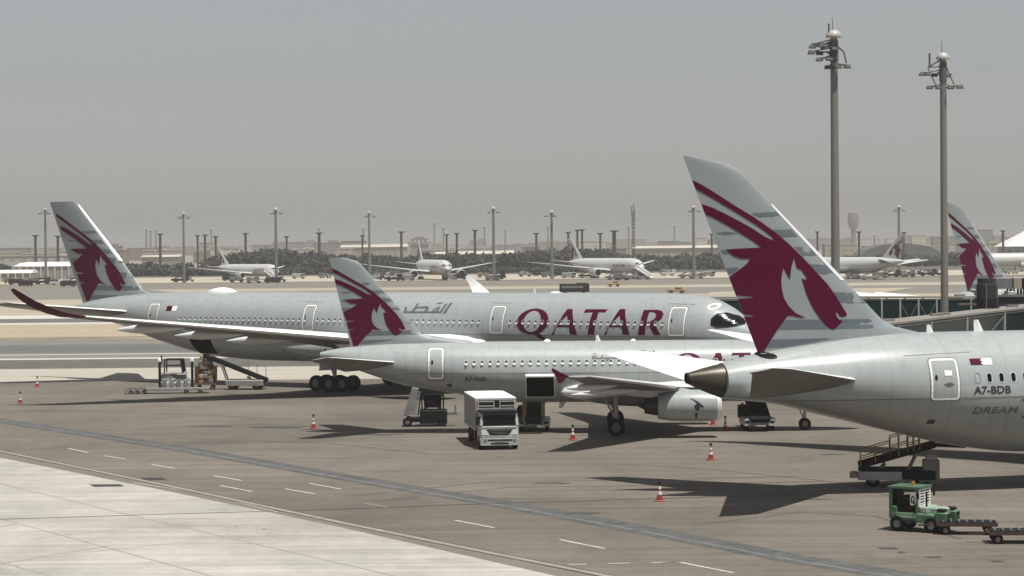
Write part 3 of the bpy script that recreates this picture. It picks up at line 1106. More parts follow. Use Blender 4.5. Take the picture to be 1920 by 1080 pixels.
for sd in (1, -1):
    hs = [(lat, 47.4 + (55.1 - 47.4) * (lat - 1.2) / 8.7, 53.5 + (56.9 - 53.5) * (lat - 1.2) / 8.7, 5.60 + 1.22 * (lat - 1.2) / 8.7, 4.92 + 1.72 * (lat - 1.2) / 8.7, .10 - .02 * (lat - 1.2) / 8.7) for lat in (1.2, 2.4, 4.5, 6.5, 8.5, 9.6)]
    hs.append((9.9, 55.9, 57.05, 6.86, 6.68, .05))
    a1.surface(hs, 'horizontal_stabilizer', sd)
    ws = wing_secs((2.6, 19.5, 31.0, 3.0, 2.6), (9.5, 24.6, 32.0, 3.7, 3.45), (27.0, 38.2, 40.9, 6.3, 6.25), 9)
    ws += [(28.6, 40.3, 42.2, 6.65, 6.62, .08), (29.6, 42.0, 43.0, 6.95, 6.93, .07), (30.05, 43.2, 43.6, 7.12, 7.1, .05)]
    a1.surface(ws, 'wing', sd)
    a1.engine(17.2, 22.6, 9.8, 2.35, 1.72, sd)
    a1.pylon([(18.5, 3.9), (22, 4.25), (27.5, 3.75)], [(18.5, 3.6), (22.8, 3.0), (26.0, 3.0)], 9.8, sd)
    a1.gear(27.0, sd * 4.9, [(-.73, -.62), (-.73, .62), (.73, -.62), (.73, .62)], .62, .48, 3.0)
a1.gear(5.3, 0, [(0, -.3), (0, .3)], .48, .36, 2.1, 'nose_landing_gear')
a1.fairing(17.5, 35.5, 1.25, 4.4, 3.1)
a1.door(42.99, 44.49, 4.66, 6.70)
mb = MB()
drape_mesh(mb, [rrect(43.35, 43.75, 5.86, 6.12, .02)], a1.side, .018, .3)
mb.build('door_placard', M_WHITE, a1.root)
mb = MB()
drape_mesh(mb, [[(43.25, 5.44), (43.55, 5.32), (43.85, 5.44), (43.62, 5.50), (43.5, 5.54)]], a1.side, .018, .3)
mb.build('door_placard', M_GREYT, a1.root)
a1.windows([41.35 - .66 * k for k in range(30)], 5.71, .30, .50, 'dark', (1,), 41.35)
mb = MB()
drape_mesh(mb, [rrect(41.84, 42.14, 5.46, 5.96, .12), rrect(41.865, 42.115, 5.485, 5.935, .1)], a1.side, .014, .4)
mb.build('blank_window', M_SEAM, a1.root)
mb = MB()
drape_mesh(mb, [[(42.25, 6.35), (42.25, 6.66), (41.55, 6.66), (41.68, 6.58), (41.55, 6.505), (41.68, 6.43), (41.55, 6.35)]], a1.side, .016, .3)
fl = mb.build('national_flag', M_BURG, a1.root)
mb = MB()
drape_mesh(mb, [[(41.55, 6.66), (41.05, 6.66), (41.05, 6.35), (41.55, 6.35), (41.68, 6.43), (41.55, 6.505), (41.68, 6.58)]], a1.side, .016, .3)
mb.build('flag_hoist', M_WHITE, fl)
a1.text('registration_lettering', 'A7-BDB', 42.22, 4.93, .36, M_DARKT, 0, 1.0, 0.012, width=2.02)
a1.text('side_lettering', 'DREAM', 42.28, 3.92, .34, M_GREYT, 0.25, 1.05, 0.008, width=2.5)
mb = MB()
arc = [(39.55 - .42 * math.sin(t) * 1.0, 4.1 + .50 * math.cos(t)) for t in np.linspace(-.35, PI - .3, 18)]
arc2 = [(39.64 - .36 * math.sin(t) * .92, 4.1 + .46 * math.cos(t)) for t in np.linspace(PI - .3, -.35, 18)]
drape_mesh(mb, [arc + arc2], a1.side, .014, .3)
mb.build('side_lettering', M_DARKT, a1.root)
mb = MB()
drape_mesh(mb, [rrect(44.02, 44.38, 3.44, 3.66, .03)], a1.side, .016, .3)
mb.build('outflow_valve', M_BLACK, a1.root)
mb = MB()
drape_mesh(mb, [[(45.7, 6.86), (42.0, 6.98), (42.0, 7.0), (45.7, 6.885)]], a1.side, .012, .3)
drape_mesh(mb, [[(36, 4.72), (52.0, 4.72), (52.0, 4.765), (36, 4.765)]], a1.side, .012, .5)
mb.build('panel_seam', M_SEAM, a1.root)
mb = MB().bbox((0, 0, 0), (.34, .22, .26), .04)
mb.build('drain_mast', M_WHITE, a1.root, loc=(54.05, .92, 6.0))
a1.blade(40.2, .62, .55)
a1.blade(43.0, .42, .38)
mb = MB()
drape_mesh(mb, [ellipse(52.35, 6.98, .42, .17, 20, .1)], a1.side, .016, .3)
mb.build('stabilizer_cutout', M_BLACK, a1.root)

# ================================================================== single-aisle airliner in the middle
P2 = Pose((23.908, 159.915), -2.0)
a2 = Liner(P2, 'airliner', 'smaller single-aisle airliner in the middle, white box truck parked beside its rear hold', [
    (0, 3.35, 3.35, 0.02), (0.3, 3.9, 2.9, .5), (1.0, 4.5, 2.45, .98), (2.0, 5.2, 2.15, 1.42), (3.2, 5.78, 2.02, 1.74), (4.6, 6.02, 1.96, 1.92), (6.2, 6.07, 1.95, 1.975), (23.0, 6.07, 1.97, 1.975), (25.5, 6.08, 2.18, 1.965),
    (27.6, 6.08, 2.57, 1.90), (31.2, 6.02, 3.18, 1.58), (33.7, 5.88, 3.98, 1.12), (35.4, 5.72, 4.6, .72), (36.4, 5.55, 4.98, .42), (36.85, 5.44, 5.12, .24)], GRP, 60, 48)
H2 = (21.14, 22.96, 2.42, 3.94)
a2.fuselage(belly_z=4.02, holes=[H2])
mb = MB()
mb.box((22.05, 2.28, 4.06), (1.9, .85, .09))
cd = mb.build('cargo_door', M_WHITE, a2.root)
cd.rotation_euler = (R(-4), 0, 0)
fle = poly_fn([(5.4, 24.5), (6.02, 25.7), (6.22, 27.2), (6.47, 29.86), (6.9, 30.25), (11.25, 33.98), (11.55, 34.3), (11.70, 34.7), (11.79, 35.2)])
fte = poly_fn([(5.2, 34.66), (5.87, 34.82), (11.79, 36.19)])
a2.fin(fle, fte, 11.79, 5.3, 0.10)
a2.emblem([(613.7, 482.5), (662.5, 649), (760, 616)], both=True)
for sd in (1, -1):
    hs = [(lat, 31.3 + 3.9 * (lat - .9) / 5.3, 35.1 + 1.75 * (lat - .9) / 5.3, 4.72 + .62 * (lat - .9) / 5.3, 4.15 + 1.02 * (lat - .9) / 5.3, .10) for lat in (.9, 2, 3.5, 5, 6.05)]
    hs.append((6.22, 35.75, 36.75, 5.36, 5.2, .05))
    a2.surface(hs, 'horizontal_stabilizer', sd)
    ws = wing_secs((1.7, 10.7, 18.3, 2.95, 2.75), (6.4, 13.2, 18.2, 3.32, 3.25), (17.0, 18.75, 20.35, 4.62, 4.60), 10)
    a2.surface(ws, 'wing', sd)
    a2.strip_le(ws[3:], sd)
    mb = MB()
    yy = sd * 17.05
    pts = [(19.95, 4.64), (20.35, 4.80), (20.95, 5.14), (21.02, 5.0), (20.72, 4.6), (20.62, 4.22), (20.40, 4.24), (20.1, 4.55)]
    a_ = [(x, yy - .04, z) for x, z in pts]
    b_ = [(x, yy + .04, z) for x, z in pts]
    m_ = len(pts)
    mb.add(a_ + b_, [tuple(range(m_)), tuple(range(2 * m_ - 1, m_ - 1, -1))] + [(i, (i + 1) % m_, m_ + (i + 1) % m_, m_ + i) for i in range(m_)])
    mb.build('wing_tip_fence', M_BURG, a2.root)
    e2 = a2.engine(10.31, 15.4, 5.75, 2.06, 1.03, sd)
    a2.pylon([(11.4, 2.9), (13.2, 3.28), (17.2, 3.2)], [(11.4, 2.6), (14.3, 2.55), (16.4, 2.75)], 5.75, sd, .3)
    a2.pod(15.6, 19.3, 8.6, 3.25, 3.15, .28, sd)
    a2.pod(17.0, 20.4, 12.3, 3.75, 3.62, .24, sd)
    a2.pod(16.2, 20.0, 4.2, 2.75, 2.72, .25, sd)
    a2.gear(17.05, sd * 3.8, [(0, -.45), (0, .45)], .585, .43, 2.9)
a2.gear(4.45, 0, [(0, -.25), (0, .25)], .40, .24, 2.2, 'nose_landing_gear')
a2.fairing(9.6, 20.4, 1.66, 3.6, 2.08)
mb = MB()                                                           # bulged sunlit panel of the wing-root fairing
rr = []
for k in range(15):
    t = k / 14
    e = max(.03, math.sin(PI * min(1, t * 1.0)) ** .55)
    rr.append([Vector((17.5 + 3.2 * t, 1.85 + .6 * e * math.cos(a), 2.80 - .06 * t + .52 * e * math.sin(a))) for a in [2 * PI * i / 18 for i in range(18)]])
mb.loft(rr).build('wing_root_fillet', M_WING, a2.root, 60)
a2.door(28.46, 29.49, 3.66, 5.72)
a2.door(4.6, 5.45, 3.66, 5.72)
a2.windows([26.95 - .533 * k for k in range(38)], 4.74, .25, .36, 'glint', (1,), 20.0)
a2.text('registration_lettering', 'A7-AHD', 27.05, 3.52, .26, M_DARKT, 0, 1.0, 0.008, width=1.48)
mb = MB()
drape_mesh(mb, [rrect(27.95, 28.25, 3.12, 3.34, .05)], a2.side, .016, .3)
mb.build('outflow_valve', M_BLACK, a2.root)
sill = MB()
drape_mesh(sill, [rrect(28.4, 29.55, 3.52, 3.62, .03)], a2.side, .02, .3)
sill.build('door_sill', M_SEAM, a2.root)
mb = MB()
drape_mesh(mb, [[(6, 4.02), (31, 4.02), (31, 4.05), (6, 4.05)]], a2.side, .012, .6)
mb.build('panel_seam', M_SEAM, a2.root)
a2.dome(25.6, 27.0, .16, .7)
a2.dome(21.3, 21.9, .14, .5)
a2.dome(15.6, 16.1, .10, .3)
a2.blade(18.0, .42, .34)
for (x, z, dx) in ((20.3, 2.0, .0),):
    mb = MB()
    mb.add([(x, -.03, z + .1), (x + .5, -.03, z + .1), (x + .55, -.03, z - .42), (x + .32, -.03, z - .42), (x, .03, z + .1), (x + .5, .03, z + .1), (x + .55, .03, z - .42), (x + .32, .03, z - .42)],
           [(0, 1, 2, 3), (4, 5, 6, 7), (0, 1, 5, 4), (1, 2, 6, 5), (2, 3, 7, 6), (3, 0, 4, 7)])
    mb.build('drain_mast', M_WING, a2.root)
# emblem on the near nacelle
def nac_surf(r0, x0, L_):
    prof = pchip([0, .015 * L_, .10 * L_, .25 * L_, .45 * L_, .66 * L_, .80 * L_], [r0 * k for k in (.86, .91, .975, 1, .995, .93, .82)])
    return lambda st, z: math.sqrt(max(0.0, prof(st - x0) ** 2 - (z - 2.06) ** 2))


ns = nac_surf(1.03, 10.31, 5.09)
mb = MB()
def zn(pts): return [P2.solve(1030 + x / 4.8, 600 + y / 4.8, 6.7) for x, y in pts]
for lp in ([(1262, 706), (1300, 712), (1345, 738), (1385, 772), (1392, 790), (1375, 785), (1345, 765), (1330, 752), (1300, 728)], [(1330, 745), (1358, 768), (1352, 800), (1336, 822), (1310, 800), (1303, 770), (1318, 760)],
           [(1310, 838), (1336, 836), (1333, 885), (1313, 888)]):
    drape_mesh(mb, [zn(lp)], ns, .012, .3)
mb.v = [(v[0] - 10.31, v[1] + 0.0, v[2] - 2.06) for v in mb.v]
eng_s = [o for o in a2.root.children if o.name.startswith('engine') and not o.name.startswith('engine_p') and o.location.y > 0][0]
mb.build('nacelle_emblem', M_DARKT, eng_s)
# title and arabic title, scaled from the far airliner's
P3 = Pose((19.849, 191.397), -33.0)


def title_on(l, pose_to, x_left, z_base, k, src_left, src_base):
    out_ = []
    for grp in l:
        out_.append([[(x_left - (src_left - q[0]) * k, z_base + (q[1] - src_base) * k) for q in [P3.solve(px, py, 2.9) for px, py in lp]] for lp in grp])
    return out_


a2.decal('title_lettering', title_on(TITLE, P2, 13.18, 3.98, .60, 21.28, 5.06), M_BURG)
a2.decal('arabic_lettering', title_on(ARABIC, P2, 17.2, 4.92, .60, 33.0, 6.72), M_GREYT)

# ================================================================== long airliner at the back
a3 = Liner(P3, 'airliner', 'long airliner at the back with a big burgundy title and upswept burgundy wing tip', [
    (0, 4.9, 4.9, .02), (.3, 5.5, 4.3, .6), (1.0, 6.2, 3.65, 1.25), (2.0, 6.92, 3.08, 1.83), (3.0, 7.55, 2.72, 2.22), (4.5, 8.12, 2.42, 2.62), (6.2, 8.40, 2.28, 2.86), (8.5, 8.48, 2.22, 2.98), (50, 8.48, 2.20, 2.98),
    (53, 8.48, 2.28, 2.98), (56.7, 8.48, 2.56, 2.92), (60, 8.43, 3.1, 2.74), (63.2, 8.36, 3.93, 2.42), (67.5, 8.1, 5.14, 1.72), (70, 7.85, 5.75, 1.22), (72, 7.52, 6.25, .78), (73.6, 7.2, 6.75, .38)], GRP, 80, 56)
H3 = (54.75, 57.45, 2.80, 4.75)
a3.fuselage(belly_z=4.98, holes=[H3])
cdm = MB()
cdm.box((56.1, 3.2, 4.98), (2.8, 1.0, .1))
o_ = cdm.build('cargo_door', M_PAINT, a3.root)
fin_pts = lambda pts: [(P3.solve(*p, 0)[1], P3.solve(*p, 0)[0]) for p in pts]
fle = poly_fn(fin_pts([(136.5, 375.9), (142.5, 378.6), (147.6, 383.5), (160, 400), (224.7, 482.8), (252, 521), (270.4, 545.4)]) + [(8.3, 64.0), (7.0, 61.5)])
fte = poly_fn(fin_pts([(92.5, 376.6), (154.8, 564.7)]) + [(6.2, 72.9)])
a3.fin(fle, fte, 17.14, 7.0, 0.09, le_strip=(11.4, 16.8))
a3.emblem([(92.3, 376.8), (159.7, 564.5), (236.7, 532)], both=True)
for sd in (1, -1):
    hs = [(lat, 64.8 + 8.0 * (lat - 1.3) / 8.1, 70.8 + 4.8 * (lat - 1.3) / 8.1, 6.55 + 1.0 * (lat - 1.3) / 8.1, 6.05 + 1.3 * (lat - 1.3) / 8.1, .09) for lat in (1.3, 3, 5, 7, 9.1)]
    hs.append((9.4, 73.6, 75.6, 7.6, 7.5, .05))
    a3.surface(hs, 'horizontal_stabilizer', sd)
    ws = wing_secs((2.8, 24.6, 40.6, 4.0, 3.6), (10.6, 30.6, 40.6, 4.75, 4.62), (29.6, 44.9, 47.8, 7.15, 7.12), 10)
    a3.surface(ws, 'wing', sd)
    a3.strip_le(ws[2:], sd, frac=.03)
    wl = [(29.6, 44.9, 47.8, 7.15, 7.1, .09), (30.6, 45.85, 48.25, 7.42, 7.4, .085), (31.4, 46.9, 48.9, 7.85, 7.83, .08), (32.0, 48.1, 49.6, 8.45, 8.43, .075), (32.3, 49.2, 50.2, 9.05, 9.03, .07), (32.4, 49.95, 50.4, 9.42, 9.4, .05)]
    a3.surface(wl, 'winglet', sd, mats=M_BURG if sd == 1 else M_WING)
    a3.engine(22.8, 29.6, 10.5, 2.75, 1.85, sd)
    a3.pylon([(24.5, 4.4), (29, 5.0), (35, 4.6)], [(24.5, 4.0), (30.2, 3.6), (33.5, 3.8)], 10.5, sd, .5)
    for (la, xx, zz) in ((13.2, 39.6, 4.85), (18.0, 41.2, 5.45), (23.0, 43.3, 6.1)):
        a3.pod(xx - 3.0, xx + 4.6, la, zz - .05, zz - .25, .42, sd)
    a3.gear(38.6, sd * 5.35, [(-1.45, -.7), (-1.45, .7), (0, -.7), (0, .7), (1.45, -.7), (1.45, .7)], .70, .52, 4.0)
    a3.gear_door([(37.6, 1.9), (40.9, 1.7), (40.6, 3.1), (37.6, 3.3)], 4.6, sd)
a3.gear(5.0, 0, [(0, -.35), (0, .35)], .52, .4, 2.6, 'nose_landing_gear')
a3.fairing(22.0, 47.5, 1.72, 5.0, 3.2)
for (x0, x1) in ((5.48, 6.9), (22.7, 24.05), (42.75, 44.0), (61.2, 62.45)):
    a3.door(x0, x1, 5.10, 7.40)
a3.windows([58.3 - .635 * k for k in range(24)], 6.08, .27, .42, 'glint', (1,), 45.0)
a3.windows([42.3 - .635 * k for k in range(28)], 6.08, .27, .42, 'glint', (1,), 35.0)
a3.windows([22.0 - .635 * k for k in range(24)], 6.08, .27, .42, 'glint', (1,), 15.0)
a3.decal('title_lettering', [[[P3.solve(px, py, 2.9) for px, py in lp] for lp in g] for g in TITLE], M_BURG)
a3.decal('arabic_lettering', [[[P3.solve(px, py, 2.85) for px, py in lp] for lp in g] for g in ARABIC], M_GREYT)
fl = a3.decal('national_flag', [[[(60.25, 6.75), (60.25, 7.2), (59.55, 7.2), (59.55, 6.75)]]], M_BURG, .016)
a3.decal('flag_hoist', [[[(59.55, 6.75), (59.55, 7.2), (58.95, 7.2), (58.95, 6.75)]]], M_WHITE, .016, parent=fl)
mb = MB()
for x0, x1 in ((5.0, 7.3), (22.3, 24.4), (42.4, 44.3), (60.8, 62.8)):
    drape_mesh(mb, [[(x0, 7.62), (x1, 7.66), (x1, 7.685), (x0, 7.645)]], a3.side, .014, .4)
drape_mesh(mb, [[(3.5, 4.98), (62, 4.98), (62, 5.03), (3.5, 5.03)]], a3.side, .012, .6)
mb.build('panel_seam', M_SEAM, a3.root)
a3.dome(53.8, 57.3, .40, 1.5)
a3.dome(18.6, 20.0, .12, .6)
a3.blade(21.2, .5, .4)
# cockpit: black mask round the side and front panes
for sd in (1, -1):
    mb = MB()
    mask = [(3.35, 6.0), (3.42, 6.5), (3.1, 6.9), (2.5, 6.98), (1.75, 6.72), (1.15, 6.33), (1.05, 6.05), (1.35, 5.93), (2.1, 5.82), (2.9, 5.80)]
    drape_mesh(mb, [mask], a3.side, .05, .12, 0, sd)
    pane = mb.build('cockpit_mask', M_BLACK, a3.root)
    mb = MB()
    for q in ([(3.22, 6.08), (3.26, 6.45), (2.98, 6.72), (2.55, 6.74), (2.5, 6.0)], [(2.4, 6.0), (2.4, 6.72), (1.85, 6.6), (1.8, 6.05)], [(1.7, 6.06), (1.72, 6.5), (1.3, 6.28), (1.25, 6.1)]):
        drape_mesh(mb, [q], a3.side, .075, .12, 0, sd)
    mb.build('cockpit_window', M_GLASS, pane)
mb = MB()
drape_mesh(mb, [ellipse(3.6, 7.45, .42, .26, 18), ellipse(3.6, 7.45, .26, .15, 18)], a3.side, .02, .3)
mb.build('escape_hatch', M_WHITE, a3.root)
# ------------------------------------------------------------------ ground service equipment
V_WHITE = mat('vehicle_white', (0.36, 0.36, 0.345), 0.45, coat=0.1, var=0.25, scale=2.0)
V_DIRTY = mat('vehicle_dirty_white', (0.215, 0.212, 0.195), 0.55, var=0.3, scale=2.5)
V_GREY = mat('vehicle_grey', (0.16, 0.16, 0.155), 0.5, var=0.2, scale=2)
V_DARK = mat('vehicle_dark', (0.010, 0.010, 0.011), 0.65, var=0.3, scale=3, spec=0.18)
V_BLACK = mat('rubber_belt', (0.007, 0.007, 0.007), 0.9, spec=0.1)
V_YELL = mat('handrail_yellow', (0.30, 0.19, 0.06), 0.5, var=0.15, scale=3)
V_GREEN = mat('vehicle_green', (0.055, 0.118, 0.062), 0.5, coat=0.1, var=0.35, scale=2.5, var2=.25, scale2=9)
V_PALEG = mat('vehicle_pale_green', (0.25, 0.32, 0.25), 0.5, var=0.3, scale=2.5)
V_RED = mat('dolly_red', (0.048, 0.022, 0.020), 0.6, var=0.3, scale=3)
V_LAMP = mat('lamp_glass', (0.62, 0.64, 0.66), 0.12)
V_CONER = mat('cone_red', (0.27, 0.022, 0.018), 0.5, var=0.12, scale=4)
V_CONEW = mat('cone_white', (0.60, 0.58, 0.54), 0.45)
V_TAN = mat('bag_tan', (0.26, 0.19, 0.12), 0.8, var=0.2, scale=3)
V_BROWN = mat('bag_brown', (0.12, 0.06, 0.025), 0.8, var=0.2, scale=3)
V_BLUEG = mat('bag_grey', (0.15, 0.15, 0.16), 0.8, var=0.2, scale=3)
V_PINK = mat('bag_rose', (0.34, 0.22, 0.17), 0.8, var=0.2, scale=3)


def wheel(parent, x, y, r, wd, hub=V_GREY):
    wb = MB()
    wb.lathe([(-wd / 2, r * .5), (-wd / 2, r * .9), (-wd * .32, r), (wd * .32, r), (wd / 2, r * .9), (wd / 2, r * .5)], 'y', (x, y, r), 22, 0)
    wb.lathe([(-wd * .4, 0.01), (-wd * .4, r * .55), (wd * .4, r * .55), (wd * .4, 0.01)], 'y', (x, y, r), 16, 1)
    return wb.build('wheel', [M_TYRE, hub], parent, 35)


# ---- catering high-loader: x forward, front towards the camera
p = G(935, 843)
t = thing('catering_truck', 'white catering box truck facing the camera with railed box above a dark windscreen', 'truck', (p.x + .02, p.y + .3, 0), math.atan2(-9.6, 1.12))
mb = MB()
mb.bbox((-.55, 0, 1.02), (1.9, 2.38, 1.0), .12)                       # lower cab
mb.add([(-1.5, -1.19, 1.5), (.36, -1.19, 1.5), (.16, -1.12, 2.22), (-1.5, -1.12, 2.22), (-1.5, 1.19, 1.5), (.36, 1.19, 1.5), (.16, 1.12, 2.22), (-1.5, 1.12, 2.22)],
       [(0, 1, 2, 3), (7, 6, 5, 4), (1, 5, 6, 2), (3, 2, 6, 7), (0, 3, 7, 4)])
cab = mb.build('cab', V_WHITE, t, 35)
mb = MB()
for sy in (-1, 1):
    mb.box((-.55, sy * 1.165, 1.75), (.9, .02, .5)).box((-.55, sy * 1.195, 1.2), (1.0, .012, .02))
mb.build('side_window', M_GLASS, cab)
mb = MB()
mb.beam((.385, -.75, 1.53), (.32, -.25, 1.80), .02, .02).beam((.385, .15, 1.53), (.32, .65, 1.80), .02, .02)
mb.build('wiper', V_DARK, cab)
mb = MB().box((.425, 0, 1.36), (.012, 2.1, .025)).box((.54, 0, .50), (.012, .52, .13))
mb.build('number_plate', V_GREY, cab)
mb = MB()
mb.add([(.372, -1.02, 1.50), (.372, 1.02, 1.50), (.205, .98, 2.12), (.205, -.98, 2.12), (.345, -1.02, 1.50), (.345, 1.02, 1.50), (.178, .98, 2.12), (.178, -.98, 2.12)], [(0, 1, 2, 3), (4, 5, 6, 7), (0, 1, 5, 4), (1, 2, 6, 5), (2, 3, 7, 6), (3, 0, 4, 7)])
mb.build('windscreen', M_GLASS, cab)
mb = MB()
mb.box((-.45, 0, 2.30), (1.6, 2.2, .12)).box((.30, 0, 2.20), (.20, 2.0, .06))
mb.build('sun_visor', V_DARK, cab)
for sy in (-1, 1):
    mb = MB()
    mb.box((.12, sy * 1.32, 1.78), (.10, .20, .50)).tube((.1, sy * 1.15, 2.0), (.1, sy * 1.33, 2.0), .025)
    mb.build('mirror', V_DARK, cab)
mb = MB()
mb.add([(.412, -.78, 1.24), (.412, .78, 1.24), (.412, .56, .90), (.412, -.56, .90), (.40, -.78, 1.24), (.40, .78, 1.24), (.40, .56, .90), (.40, -.56, .90)], [(0, 1, 2, 3), (0, 1, 5, 4), (1, 2, 6, 5), (2, 3, 7, 6), (3, 0, 4, 7)])
mb.build('grille', V_DARK, cab)
mb = MB()
for k in range(3):
    mb.box((.418, 0, 1.17 - .1 * k), (.012, 1.3 - .22 * k, .022))
mb.build('grille_bar', V_GREY, cab)
mb = MB()
mb.bbox((.36, 0, .50), (.32, 2.40, .44), .06)
bump = mb.build('bumper', V_WHITE, t, 35)
mb = MB()
mb.box((.525, 0, .735), (.02, 2.3, .03))
mb.build('bumper_gap', V_DARK, bump)
for z_, w_ in ((.60, 1.5), (.40, 1.1)):
    mb = MB().box((.525, 0, z_), (.02, w_, .08))
    mb.build('air_slot', V_DARK, bump)
for sy in (-1, 1):
    mb = MB()
    mb.add([(.415, sy * 1.12, 1.22), (.415, sy * .85, 1.22), (.415, sy * .66, .92), (.415, sy * 1.10, .92), (.38, sy * 1.12, 1.22), (.38, sy * .85, 1.22), (.38, sy * .66, .92), (.38, sy * 1.10, .92)], [(0, 1, 2, 3), (0, 1, 5, 4), (1, 2, 6, 5), (2, 3, 7, 6), (3, 0, 4, 7)])
    mb.build('headlight', V_LAMP, cab)
    mb = MB()
    mb.lathe([(.52, .11), (.535, .10), (.535, .01)], 'x', (0, sy * .9, .56), 14)
    mb.build('fog_lamp', V_GREY, bump)
mb = MB()
mb.box((-5.2, 0, 2.02), (7.0, 2.50, 1.96))
box = mb.build('box_body', V_DIRTY, t)
mb = MB()
for x in (-8.6, -6.4, -4.1, -1.78):
    for sy in (-1, 1):
        mb.box((x, sy * 1.265, 2.02), (.12, .04, 1.98))
for z in (1.08, 2.96):
    for sy in (-1, 1):
        mb.box((-5.2, sy * 1.27, z), (7.06, .05, .12))
mb.box((-1.68, 0, 2.96), (.05, 2.52, .10)).box((-1.68, -1.2, 2.5), (.05, .1, .9)).box((-1.68, 1.2, 2.5), (.05, .1, .9))
mb.build('box_frame', V_WHITE, box)
mb = MB()
mb.box((-1.66, 0, 2.55), (.03, 2.3, .72))
mb.build('front_opening', V_DARK, box)
mb = MB()
mb.box((-5.2, 0, 3.03), (7.1, 2.56, .05)).box((-5.2, 0, 3.075), (6.4, 2.1, .04))
mb.build('box_roof', M_WHITE, box)
for sy in (-1, 1):                                                    # railed gates of the front platform
    mb = MB()
    y0, y1 = sy * .18, sy * 1.16
    for z in (2.36, 2.60, 2.88):
        mb.beam((-.95, y0, z), (-.95, y1, z), .05, .06)
    for y in (y0, y1):
        mb.beam((-.95, y, 2.32), (-.95, y, 2.91), .06, .05)
    mb.beam((-1.65, y1, 2.88), (-.95, y1, 2.88), .05, .05).beam((-1.65, y1, 2.36), (-.95, y1, 2.36), .05, .05)
    mb.build('platform_gate', V_WHITE, t)
mb = MB()
mb.box((-1.25, 0, 2.40), (.9, 2.3, .06))
mb.build('front_platform', V_GREY, t)
mb = MB()
mb.beam((-8.5, -.45, .82), (.0, -.45, .82), .14, .22).beam((-8.5, .45, .82), (.0, .45, .82), .14, .22)
mb.box((-3.4, -.95, .66), (1.3, .45, .5)).box((-3.4, .95, .66), (1.3, .45, .5)).box((-5.6, -.95, .62), (.9, .4, .42))
for k in (-1, 1):
    mb.beam((-7.5, k * .7, .9), (-2.6, k * .7, 1.05), .1, .12)
mb.build('chassis', V_DARK, t)
for x in (-.55, -6.6):
    for sy in (-1, 1):
        wheel(t, x, sy * 1.05, .46, .30)
for x in (-2.2, -7.9):
    for sy in (-1, 1):
        mb = MB()
        mb.box((x, sy * 1.02, .38), (.14, .14, .72)).box((x, sy * 1.02, .04), (.34, .3, .06))
        mb.build('stabilizer_leg', V_GREY, t)


# ---- conveyor belt loaders: x forward = up the belt
def belt_loader(label, loc, rz, L=6.4, z0=.75, z1=2.3, wdt=1.0, rail=None, chassis=V_DIRTY, cab=True, body=4.2, shift=0.0, flat=0.0, posts=False):
    t = thing('belt_loader', label, 'belt loader', loc, rz, 'belt loaders at the cargo holds')
    c = MB()
    c.bbox((shift, -.78, .62), (body, .55, .5), .08).bbox((shift, .78, .62), (body, .55, .5), .08).box((shift, 0, .52), (body * .9, 1.2, .22))
    ch = c.build('chassis', chassis, t, 35)
    for sx in (-1, 1):
        for sy in (-1, 1):
            c = MB().box((shift + sx * body * .497, sy * .82, .62), (.03, .3, .16))
            c.build('lamp', V_DARK, ch)
    for sx in (-1, 1):
        for sy in (-1, 1):
            wheel(t, shift + sx * body * .32, sy * .86, .36, .26)
    b = MB()
    x0, x1 = -L * .5, L * .5
    b.beam((x0, 0, z0), (x1, 0, z1), wdt, .26)
    if flat:
        b.beam((x1 - .05, 0, z1), (x1 + flat, 0, z1 - .06), wdt * .95, .16)
    for sy in (-1, 1):
        b.beam((x0, sy * wdt * .53, z0 + .10), (x1, sy * wdt * .53, z1 + .10), .07, .22)
    bo = b.build('boom', V_DARK, t)
    b = MB()
    b.beam((x0 + .1, 0, z0 + .145), (x1 - .1, 0, z1 + .145), wdt * .86, .02)
    b.build('belt', V_BLACK, bo)
    b = MB()
    for k in (-.28, .12):
        xx = k * L
        zz = z0 + (z1 - z0) * (k + .5)
        for sy in (-1, 1):
            b = MB().beam((xx, sy * .42, .55), (xx + .5, sy * .42, zz - .1), .09, .12)
            b.build('lift_arm', V_GREY, t)
    if rail:
        for sy in (-1, 1):
            r_ = MB()
            n_ = 5
            hh = .75
            for k in range(n_):
                f = .04 + .62 * k / (n_ - 1)
                xx, zz = x0 + L * f, z0 + (z1 - z0) * f
                r_.beam((xx, sy * wdt * .6, zz), (xx, sy * wdt * .6, zz + hh), .05, .05)
            for q in (.4, .75):
                r_.beam((x0 + L * .04, sy * wdt * .6, z0 + (z1 - z0) * .04 + q), (x0 + L * .66, sy * wdt * .6, z0 + (z1 - z0) * .66 + q), .05, .05)
            if posts:
                for f in (.15, .75):
                    xx, zz = x0 + L * f, z0 + (z1 - z0) * f
                    r_.box((xx, sy * wdt * .66, zz + .55), (.14, .26, 1.45))
            r_.build('handrail', rail, t)
    if cab:
        b = MB()
        b.bbox((shift + body * .36, .86, 1.15), (.9, .6, .85), .06)
        b.build('engine_box', V_DARK, t, 30)
        b = MB()
        b.box((shift - body * .30, .92, 1.06), (.45, .45, .12)).box((shift - body * .38, .92, 1.35), (.10, .45, .5))
        b.build('driver_seat', V_DARK, t)
        b = MB()
        b.lathe([(0, .09), (.12, .08), (.16, .01)], 'z', (shift + body * .36, .86, 1.58), 12)
        b.build('beacon', V_WHITE, t)
    return t


